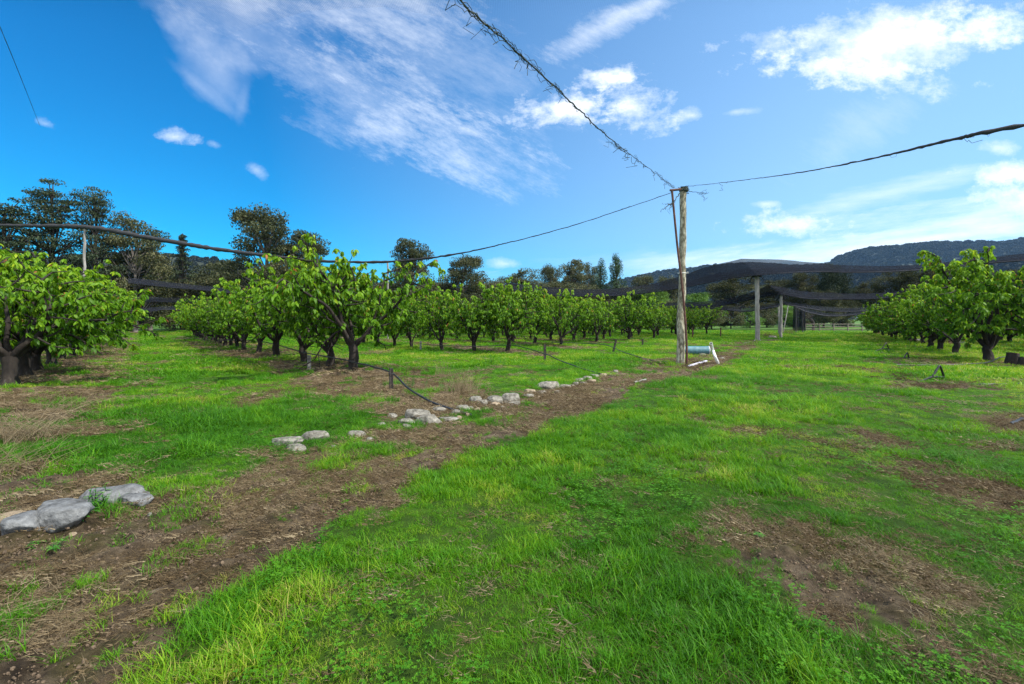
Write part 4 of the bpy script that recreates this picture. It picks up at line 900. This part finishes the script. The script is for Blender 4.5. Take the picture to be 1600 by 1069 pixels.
RK = [(78, 824, 92, 34, 'big blue grey boulder at left, in front of the long flat one', 'bluerock', .7), (20, 846, 62, 26, 'low blue grey rock at the left edge, below the tan rock', 'bluerock', .8),
      (12, 816, 50, 18, 'flat tan rock at the left edge, above the blue grey rock', 'tanrock', .8), (160, 790, 118, 26, 'long flat grey rock behind the big left boulder, weeds in front', 'bluerock', .45),
      (206, 800, 50, 12, 'small flat grey rock at the right end of the left rock pile', 'bluerock', .6),
      (445, 695, 62, 11, 'long pale low rock beside the left grass lane, left half', 'rock', .4), (488, 687, 44, 16, 'pale rounded rock touching the right end of the long low rock', 'rock', .5),
      (460, 706, 32, 13, 'small pale rock just below the long low rock', 'rock', .7), (556, 685, 30, 14, 'rounded grey rock standing alone right of the long low rock', 'rock', .8),
      (577, 688, 14, 6, 'tiny pale rock right of the lone rounded rock', 'rock', .8),
      (648, 652, 46, 17, 'rounded back rock on the left of the flat rock group under the hose', 'rock', .6), (668, 662, 44, 17, 'largest pale slab at the front of the rock group under the hose', 'rock', .55),
      (684, 646, 26, 8, 'flat rock behind the large slab near the hose', 'rock', .6), (633, 663, 26, 12, 'small round rock left of the large slab', 'rock', .7), (636, 669, 18, 7, 'pale chip of rock at the foot of the large slab', 'rock', .7),
      (612, 653, 18, 7, 'small grey rock at the left end of the group under the hose', 'rock', .7), (700, 657, 34, 6, 'thin flat rock right of the large slab', 'rock', .5), (724, 642, 24, 11, 'angular rock right of the hose end', 'rock', .7), (712, 646, 16, 7, 'small rock touching the black hose end', 'rock', .7),
      (742, 628, 21, 10, 'small round rock at the left of the upper rock group', 'rock', .8), (753, 635, 18, 10, 'small low rock in front of the upper rock group, left', 'rock', .8), (772, 632, 30, 12, 'rounded rock in the middle of the upper rock group', 'rock', .8),
      (798, 627, 30, 18, 'tallest pointed rock of the upper rock group', 'rock', .8), (795, 633, 28, 7, 'flat low rock in front of the tallest pointed rock', 'rock', .6), (773, 636, 20, 6, 'small brown rock in front of the upper rock group', 'tanrock', .7),
      (828, 615, 20, 8, 'brownish rock at the left of the right hand rock group', 'tanrock', .8), (845, 616, 18, 8, 'small pale rock in front of the widest flat rock', 'rock', .8), (858, 609, 42, 14, 'widest flat pale rock of the right hand group', 'rock', .6),
      (884, 606, 18, 7, 'grey rock at the right end of the widest flat rock', 'rock', .8), (826, 620, 18, 5, 'low flat grey rock below the brownish rock', 'rock', .7),
      (906, 597, 14, 6, 'small rock, left of the scattered stones toward the tall pole', 'rock', .8), (918, 594, 16, 7, 'second stone of the scattered run toward the tall pole', 'rock', .8), (930, 590, 18, 7, 'third stone of the scattered run toward the tall pole', 'rock', .8), (944, 588, 14, 6, 'last stone of the scattered run toward the tall pole', 'tanrock', .8),
      (1100, 556, 12, 4, 'pale stone beside the end of the teal drum', 'rock', .8), (1128, 562, 9, 5, 'small pale stone right of the upright white pipe', 'rock', .8), (1185, 533, 9, 4, 'white stone at the foot of the second pole', 'white', .8), (1209, 529, 12, 6, 'grey stone between the second and third poles', 'rock', .8)]
for q, (px, py, w, h, lab, mt, dp) in enumerate(RK):
    rock(px, py, w, h * 1.0, lab, mt, dp, rz=rt.uniform(-.25, .25) if w < 60 else -.12, seed=q + 1, ang=(-.08 if w > 60 else rt.uniform(-.12, .12)))
rg = random.Random(77)
for q, (px, py) in enumerate(((596, 664), (604, 671), (622, 676), (655, 676), (672, 674), (694, 668), (706, 664), (717, 655), (730, 650), (735, 640), (746, 642), (760, 641), (786, 640), (808, 636), (816, 627), (838, 622), (870, 615), (893, 604), (900, 601), (912, 600), (925, 597), (951, 585), (962, 582), (588, 690), (520, 700), (232, 806), (110, 838))):
    rock(px, py, rg.uniform(7, 15), rg.uniform(3, 6), 'small half buried stone among the larger rocks of the dirt strip edge', rg.choice(('rock', 'rock', 'tanrock')), .8, rz=rg.uniform(0, 3), seed=100 + q, grp='small half buried stones of the rock edging')

# ------------------------------------------------------------------ plants
def dry_clump(px, py, h, n, label, spread=.5, tint=.8, r0=.1, name='dry_grass_clump', mat='straw'):
    b = at(px, py); mb = MB()
    for q in range(n):
        a = rp.rand() * 6.28; s0 = np.array([r0 * rp.randn(), r0 * rp.randn(), -.02]); hh = h * (.4 + .7 * rp.rand()); l = spread * hh * (.3 + rp.rand())
        pts = [s0 + np.array([math.cos(a) * l * t ** 1.7, math.sin(a) * l * t ** 1.7, hh * (t - .22 * t * t)]) for t in np.linspace(0, 1, 6)]
        mb.tube(pts, np.linspace(.0017, .0007, 6) * (1 + b.y / 14), 3, tint=tint - .4 * rp.rand(), cap=False)
    o = mb.build(name, M[mat]); o.location = b; return tag(o, label, 'dry grass')
dry_clump(722, 616, .55, 200, 'tall dry beige grass clump behind the upper rocks', .4, 1, .16)
dry_clump(690, 590, .5, 40, 'thin dry seed stalks left of the tall dry grass clump', .25, .9, .1)
dry_clump(28, 690, .42, 220, 'big pale dry grass clump sprawling under the left cherry row', 1.3, 1, .16)
dry_clump(-6, 735, .3, 160, 'flattened dry grass clump at the left edge above the rocks', 1.8, .9, .16)
dry_clump(30, 960, .10, 110, 'short bleached grass tussock in the lower left corner', 1.8, 1, .12)
dry_clump(90, 640, .4, 60, 'wispy dry stalks under the second left cherry tree', 1.2, .8, .15)
dry_clump(980, 598, .25, 100, 'low dry grass clump at the right end of the stone run', .9, .9, .2)
dry_clump(1197, 526, .7, 120, 'dry orange brown grass clump between the second and third poles', .5, .55, .35)
dry_clump(1232, 523, .9, 120, 'dry reddish grass clump right of the third pole', .5, .5, .4)
dry_clump(1460, 540, .5, 120, 'low dry grass clump beside the heap of cuttings', .9, .8, .4)
def weed(px, py, n, leaf, h, label, spread=.12, stem=True, tint=.5):
    b = at(px, py); r = empty('leafy_weed', b); lf = MB(); st = MB(); pos, yaw, pit, scl, tt = [], [], [], [], []
    for q in range(max(1, n // 12)):
        s0 = np.array([rp.randn() * spread, rp.randn() * spread, 0]); hh = h * (.6 + .5 * rp.rand()); tip = s0 + np.array([rp.randn() * .05, rp.randn() * .05, hh])
        st.tube([s0 - np.array([0, 0, .02]), (s0 + tip) / 2 + rp.randn(3) * .01, tip], [.004, .003, .002], 5)
        for k in range(12):
            t = .1 + .9 * k / 11; pos.append(s0 + (tip - s0) * t); yaw.append(k * 2.4); pit.append(-.6 + .6 * rp.rand()); scl.append(leaf * (1.1 - .5 * t)); tt.append(tint + .25 * rp.randn())
    m = len(pos); scatter(lf, LV * np.array([1, .9, 1]), LF, np.array(pos), rotmats(np.array(yaw), np.array(pit), np.zeros(m)), np.array(scl), np.clip(tt, 0, 1))
    lf.build('leaves', M['weedleaf'], r); st.build('stem', M['weedleaf'], r); return tag(r, label, 'weed')
weed(140, 800, 70, .055, .17, 'bright upright leafy weed in front of the long flat left rock', .05)
weed(172, 792, 60, .05, .12, 'shorter leafy weeds right of the bright upright weed', .09)
weed(116, 812, 50, .05, .08, 'low leafy weed between the big left boulder and upright weed', .08)
weed(74, 866, 24, .04, .05, 'tiny bright seedling in the soil below the big left boulder', .02)
weed(62, 850, 24, .035, .03, 'small broad leaf seedlings left of the tiny bright seedling', .05)
weed(700, 609, 60, .07, .13, 'broad leaf green weed on the bank right of the black stake', .1)
weed(640, 605, 120, .06, .2, 'scrubby weeds on the bank beside the black stake', .22, tint=.2)
weed(770, 570, 160, .09, .3, 'leafy green clump at the foot of the third row trees', .25)
weed(1393, 552, 80, .07, .2, 'small reddish green bush behind the farthest bent pipe triangle', .15, tint=.9)
weed(1185, 834, 12, .05, .03, 'single pale broad leaf weed in the right bare patch', .005, tint=.5)
weed(1440, 552, 90, .08, .22, 'low green weeds beneath the right cherry row', .3, tint=.3)
weed(600, 640, 60, .04, .08, 'creeping weeds at the bank foot left of the flat rocks', .15, tint=.4)
weed(1570, 545, 200, .1, .45, 'dark leafy bush behind the two cut stumps', .5, tint=.15)

# ------------------------------------------------------------------ haze
bm = bmesh.new(); bmesh.ops.create_cube(bm, size=1)
for v in bm.verts: v.co = Vector((v.co.x * 5600, v.co.y * 5600, 330 if v.co.z > 0 else -12))
me = bpy.data.meshes.new('haze'); bm.to_mesh(me); bm.free(); hz = bpy.data.objects.new('haze', me); COL.objects.link(hz); tag(hz, 'thin blue distance haze', 'haze', kind='stuff')
m, nt = newmat('haze_air'); pv = nd(nt, 'ShaderNodeVolumePrincipled'); pv.inputs['Color'].default_value = (.32, .60, 1, 1); pv.inputs['Density'].default_value = .00007; pv.inputs['Anisotropy'].default_value = .1
o = nd(nt, 'ShaderNodeOutputMaterial'); nt.links.new(pv.outputs[0], o.inputs['Volume']); me.materials.append(m)

# ------------------------------------------------------------------ sky and sun
SUN_AZ, SUN_EL = math.radians(112), math.radians(52)        # azimuth clockwise from +Y
w = bpy.data.worlds.new('World'); sc.world = w; w.use_nodes = True; nt = w.node_tree; nt.nodes.clear(); L = nt.links.new
sky = nd(nt, 'ShaderNodeTexSky', sky_type='NISHITA'); sky.sun_disc = False; sky.sun_elevation = SUN_EL; sky.sun_rotation = SUN_AZ; sky.air_density = 1.0; sky.dust_density = .6; sky.ozone_density = 2.5
hs = nd(nt, 'ShaderNodeHueSaturation'); hs.inputs['Saturation'].default_value = 1.25; L(sky.outputs[0], hs.inputs['Color'])
def mt(op, a, b=None, c=None, clamp=False):
    n = nd(nt, 'ShaderNodeMath', operation=op); n.use_clamp = clamp
    for q, v in enumerate((a, b, c)):
        if v is None: continue
        if isinstance(v, (int, float)): n.inputs[q].default_value = v
        else: L(v, n.inputs[q])
    return n.outputs[0]
tc = nd(nt, 'ShaderNodeTexCoord'); sx = nd(nt, 'ShaderNodeSeparateXYZ'); L(tc.outputs['Generated'], sx.inputs[0])
yy = mt('MAXIMUM', sx.outputs[1], .08); U = mt('DIVIDE', sx.outputs[0], yy); Vv = mt('DIVIDE', sx.outputs[2], yy)
front = mt('MULTIPLY', mt('SUBTRACT', sx.outputs[1], .1), 6, clamp=True)
UV = nd(nt, 'ShaderNodeCombineXYZ'); L(U, UV.inputs[0]); L(Vv, UV.inputs[1]); UV = UV.outputs[0]
def mapped(loc, rot, scl):
    n = nd(nt, 'ShaderNodeMapping', vector_type='TEXTURE'); L(UV, n.inputs[0]); n.inputs['Location'].default_value = (*loc, 0); n.inputs['Rotation'].default_value = (0, 0, rot); n.inputs['Scale'].default_value = (*scl, 1)
    return n.outputs[0]
def wn(scale, det, rough, su, sv, rot, dist=0):
    n = nd(nt, 'ShaderNodeTexNoise', noise_dimensions='2D'); n.inputs['Scale'].default_value = scale; n.inputs['Detail'].default_value = det; n.inputs['Roughness'].default_value = rough; n.inputs['Distortion'].default_value = dist
    L(mapped((0, 0), rot, (1 / su, 1 / sv)), n.inputs[0]); return n.outputs[0]
puff = wn(11, 7, .68, 1, 1.5, .1); streak = wn(5.5, 7, .74, .9, 2.6, -.45); soft = wn(3.5, 5, .6, 1, 1.8, -.6); flat = wn(5, 6, .66, .7, 4.5, .12)
def blob(px, py, rx, ry, rot, dens, nz, amp, sft):       # rot: degrees clockwise as seen
    n = nd(nt, 'ShaderNodeVectorMath', operation='LENGTH'); L(mapped(((px - 800) / F, (HOR - py) / F), -math.radians(rot), (rx / F, ry / F)), n.inputs[0])
    a = mt('MULTIPLY_ADD', nz, amp / sft, (1 - amp / 2) / sft); t = mt('MULTIPLY_ADD', n.outputs['Value'], -1 / sft, a, clamp=True)
    return mt('MULTIPLY_ADD', t, -dens, 1)
clouds = [(1390, 66, 190, 62, -10, 1.0, puff, 1.5, 1.0), (1530, 38, 120, 34, -5, .8, puff, 3.0, 1.2), (1215, 72, 50, 24, 0, .45, puff, 3.4, 1.4), (1330, 112, 170, 30, 6, .7, puff, 3.4, 1.2),
          (890, 172, 78, 36, -8, .85, puff, 3.4, 1.2), (945, 122, 70, 18, -12, .75, puff, 3.4, 1.1), (985, 165, 62, 42, 10, .7, puff, 3.6, 1.3), (1080, 181, 36, 12, -8, .65, puff, 2.8, 1.4), (1150, 175, 34, 6, -5, .35, puff, 2.8, 1.4),
          (1225, 352, 90, 22, 0, .95, puff, 2.6, 1.0), (1580, 272, 80, 20, 0, .8, puff, 2.6, 1.0), (1600, 305, 80, 34, 0, .75, puff, 2.6, 1.0), (1560, 232, 40, 12, 0, .5, puff, 2.6, 1.2), (1197, 319, 22, 6, 0, .45, puff, 2.4, 1.2),
          (273, 214, 38, 13, 8, .6, puff, 2.8, 1.3), (72, 194, 22, 8, 20, .35, puff, 2.8, 1.4), (400, 266, 20, 9, 30, .3, puff, 3, 1.4), (335, 226, 12, 6, 20, .25, puff, 2.8, 1.4),
          (380, 20, 190, 90, 35, .36, soft, 1.8, 1.4), (335, 105, 105, 55, 48, .32, soft, 1.8, 1.5), (318, 140, 92, 12, 40, .13, soft, 1.2, 1.3), (380, 160, 40, 12, -78, .13, soft, 1.0, 1.3), (500, -10, 270, 90, 10, .34, streak, 2.6, 1.6),
          (590, 165, 200, 80, 25, .50, streak, 2.8, 2.4), (700, 225, 150, 60, 20, .5, streak, 3.0, 1.8), (660, 70, 260, 100, 25, .28, streak, 3.0, 1.8), (945, 42, 140, 22, -28, .42, streak, 2.6, 1.4), (990, 15, 90, 20, -15, .4, puff, 3, 1.6),
          (1500, 345, 340, 40, -8, .8, flat, 2.4, 1.6), (1350, 388, 520, 34, -5, .6, flat, 2.0, 1.6), (1400, 300, 190, 20, -14, .45, flat, 2.4, 1.5), (1360, 190, 140, 44, -30, .22, streak, 2.6, 1.8), (790, 412, 40, 9, 0, .5, puff, 2.6, 1.4), (1000, 408, 170, 24, -3, .28, flat, 2.2, 1.6)]
acc = None
for cdef in clouds:
    inv = blob(*cdef); acc = inv if acc is None else mt('MULTIPLY', acc, inv)
cov = mt('MULTIPLY', mt('SUBTRACT', 1, acc), front)
# general thin veil growing to the right and to the horizon, and unseen cloud added behind the camera as white fill light
veil = mt('MULTIPLY', mt('MULTIPLY', mt('ADD', sx.outputs[0], .45, clamp=True), mt('SUBTRACT', 1.15, mt('MULTIPLY', sx.outputs[2], .9), clamp=True)), .54)
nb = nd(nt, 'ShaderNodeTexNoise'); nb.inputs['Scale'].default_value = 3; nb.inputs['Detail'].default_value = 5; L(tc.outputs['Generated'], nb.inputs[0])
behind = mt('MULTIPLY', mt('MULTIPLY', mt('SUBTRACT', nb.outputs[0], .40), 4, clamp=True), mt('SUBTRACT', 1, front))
m1 = nd(nt, 'ShaderNodeMix', data_type='RGBA'); L(veil, m1.inputs[0]); tintn = nd(nt, 'ShaderNodeMix', data_type='RGBA', blend_type='MULTIPLY'); tintn.inputs[0].default_value = 1
L(hs.outputs[0], tintn.inputs[6]); tintn.inputs[7].default_value = (.02, .72, .96, 1)
L(tintn.outputs[2], m1.inputs[6]); m1.inputs[7].default_value = (3.9, 5.6, 7.5, 1)
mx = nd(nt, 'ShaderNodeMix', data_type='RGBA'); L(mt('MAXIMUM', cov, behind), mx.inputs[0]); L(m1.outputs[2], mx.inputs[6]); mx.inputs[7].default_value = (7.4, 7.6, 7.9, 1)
mb2 = nd(nt, 'ShaderNodeMix', data_type='RGBA'); L(behind, mb2.inputs[0]); L(mx.outputs[2], mb2.inputs[6]); mb2.inputs[7].default_value = (13, 13, 13, 1); mx = mb2  # added rear cloud made brighter than the front clouds, to fill the shadows
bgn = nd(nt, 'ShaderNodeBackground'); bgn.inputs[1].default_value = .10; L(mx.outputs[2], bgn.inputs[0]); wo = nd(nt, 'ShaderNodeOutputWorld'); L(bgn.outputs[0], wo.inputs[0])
sl = bpy.data.lights.new('sun', 'SUN'); sl.energy = 3.7; sl.angle = math.radians(.6); sl.color = (1, .95, .87)
so = bpy.data.objects.new('sun', sl); COL.objects.link(so); so.location = (20, 5, 30)
dirv = Vector((math.sin(SUN_AZ) * math.cos(SUN_EL), math.cos(SUN_AZ) * math.cos(SUN_EL), math.sin(SUN_EL))); so.rotation_euler = dirv.to_track_quat('Z', 'Y').to_euler()

# ------------------------------------------------------------------ camera and render
cd = bpy.data.cameras.new('camera'); cam = bpy.data.objects.new('camera', cd); COL.objects.link(cam); sc.camera = cam
cam.location = (0, 0, EYE); cam.rotation_euler = (PI / 2, 0, 0); cd.sensor_width = 36; cd.lens = F / 1600 * 36; cd.shift_y = -(534.5 - HOR) / 1600; cd.clip_start = .05; cd.clip_end = 20000
vs = sc.view_settings; sc.display_settings.display_device = 'sRGB'; vs.view_transform = 'Standard'; vs.look = 'None'; vs.exposure = .95; vs.gamma = 1
cy = sc.cycles; cy.use_adaptive_sampling = False; cy.max_bounces = 5; cy.transparent_max_bounces = 24; cy.diffuse_bounces = 2; cy.glossy_bounces = 2; cy.transmission_bounces = 4; cy.volume_bounces = 0; cy.use_denoising = True; cy.denoising_prefilter = "NONE"; cy.denoising_input_passes = "RGB_ALBEDO_NORMAL"; cy.sample_clamp_indirect = 6
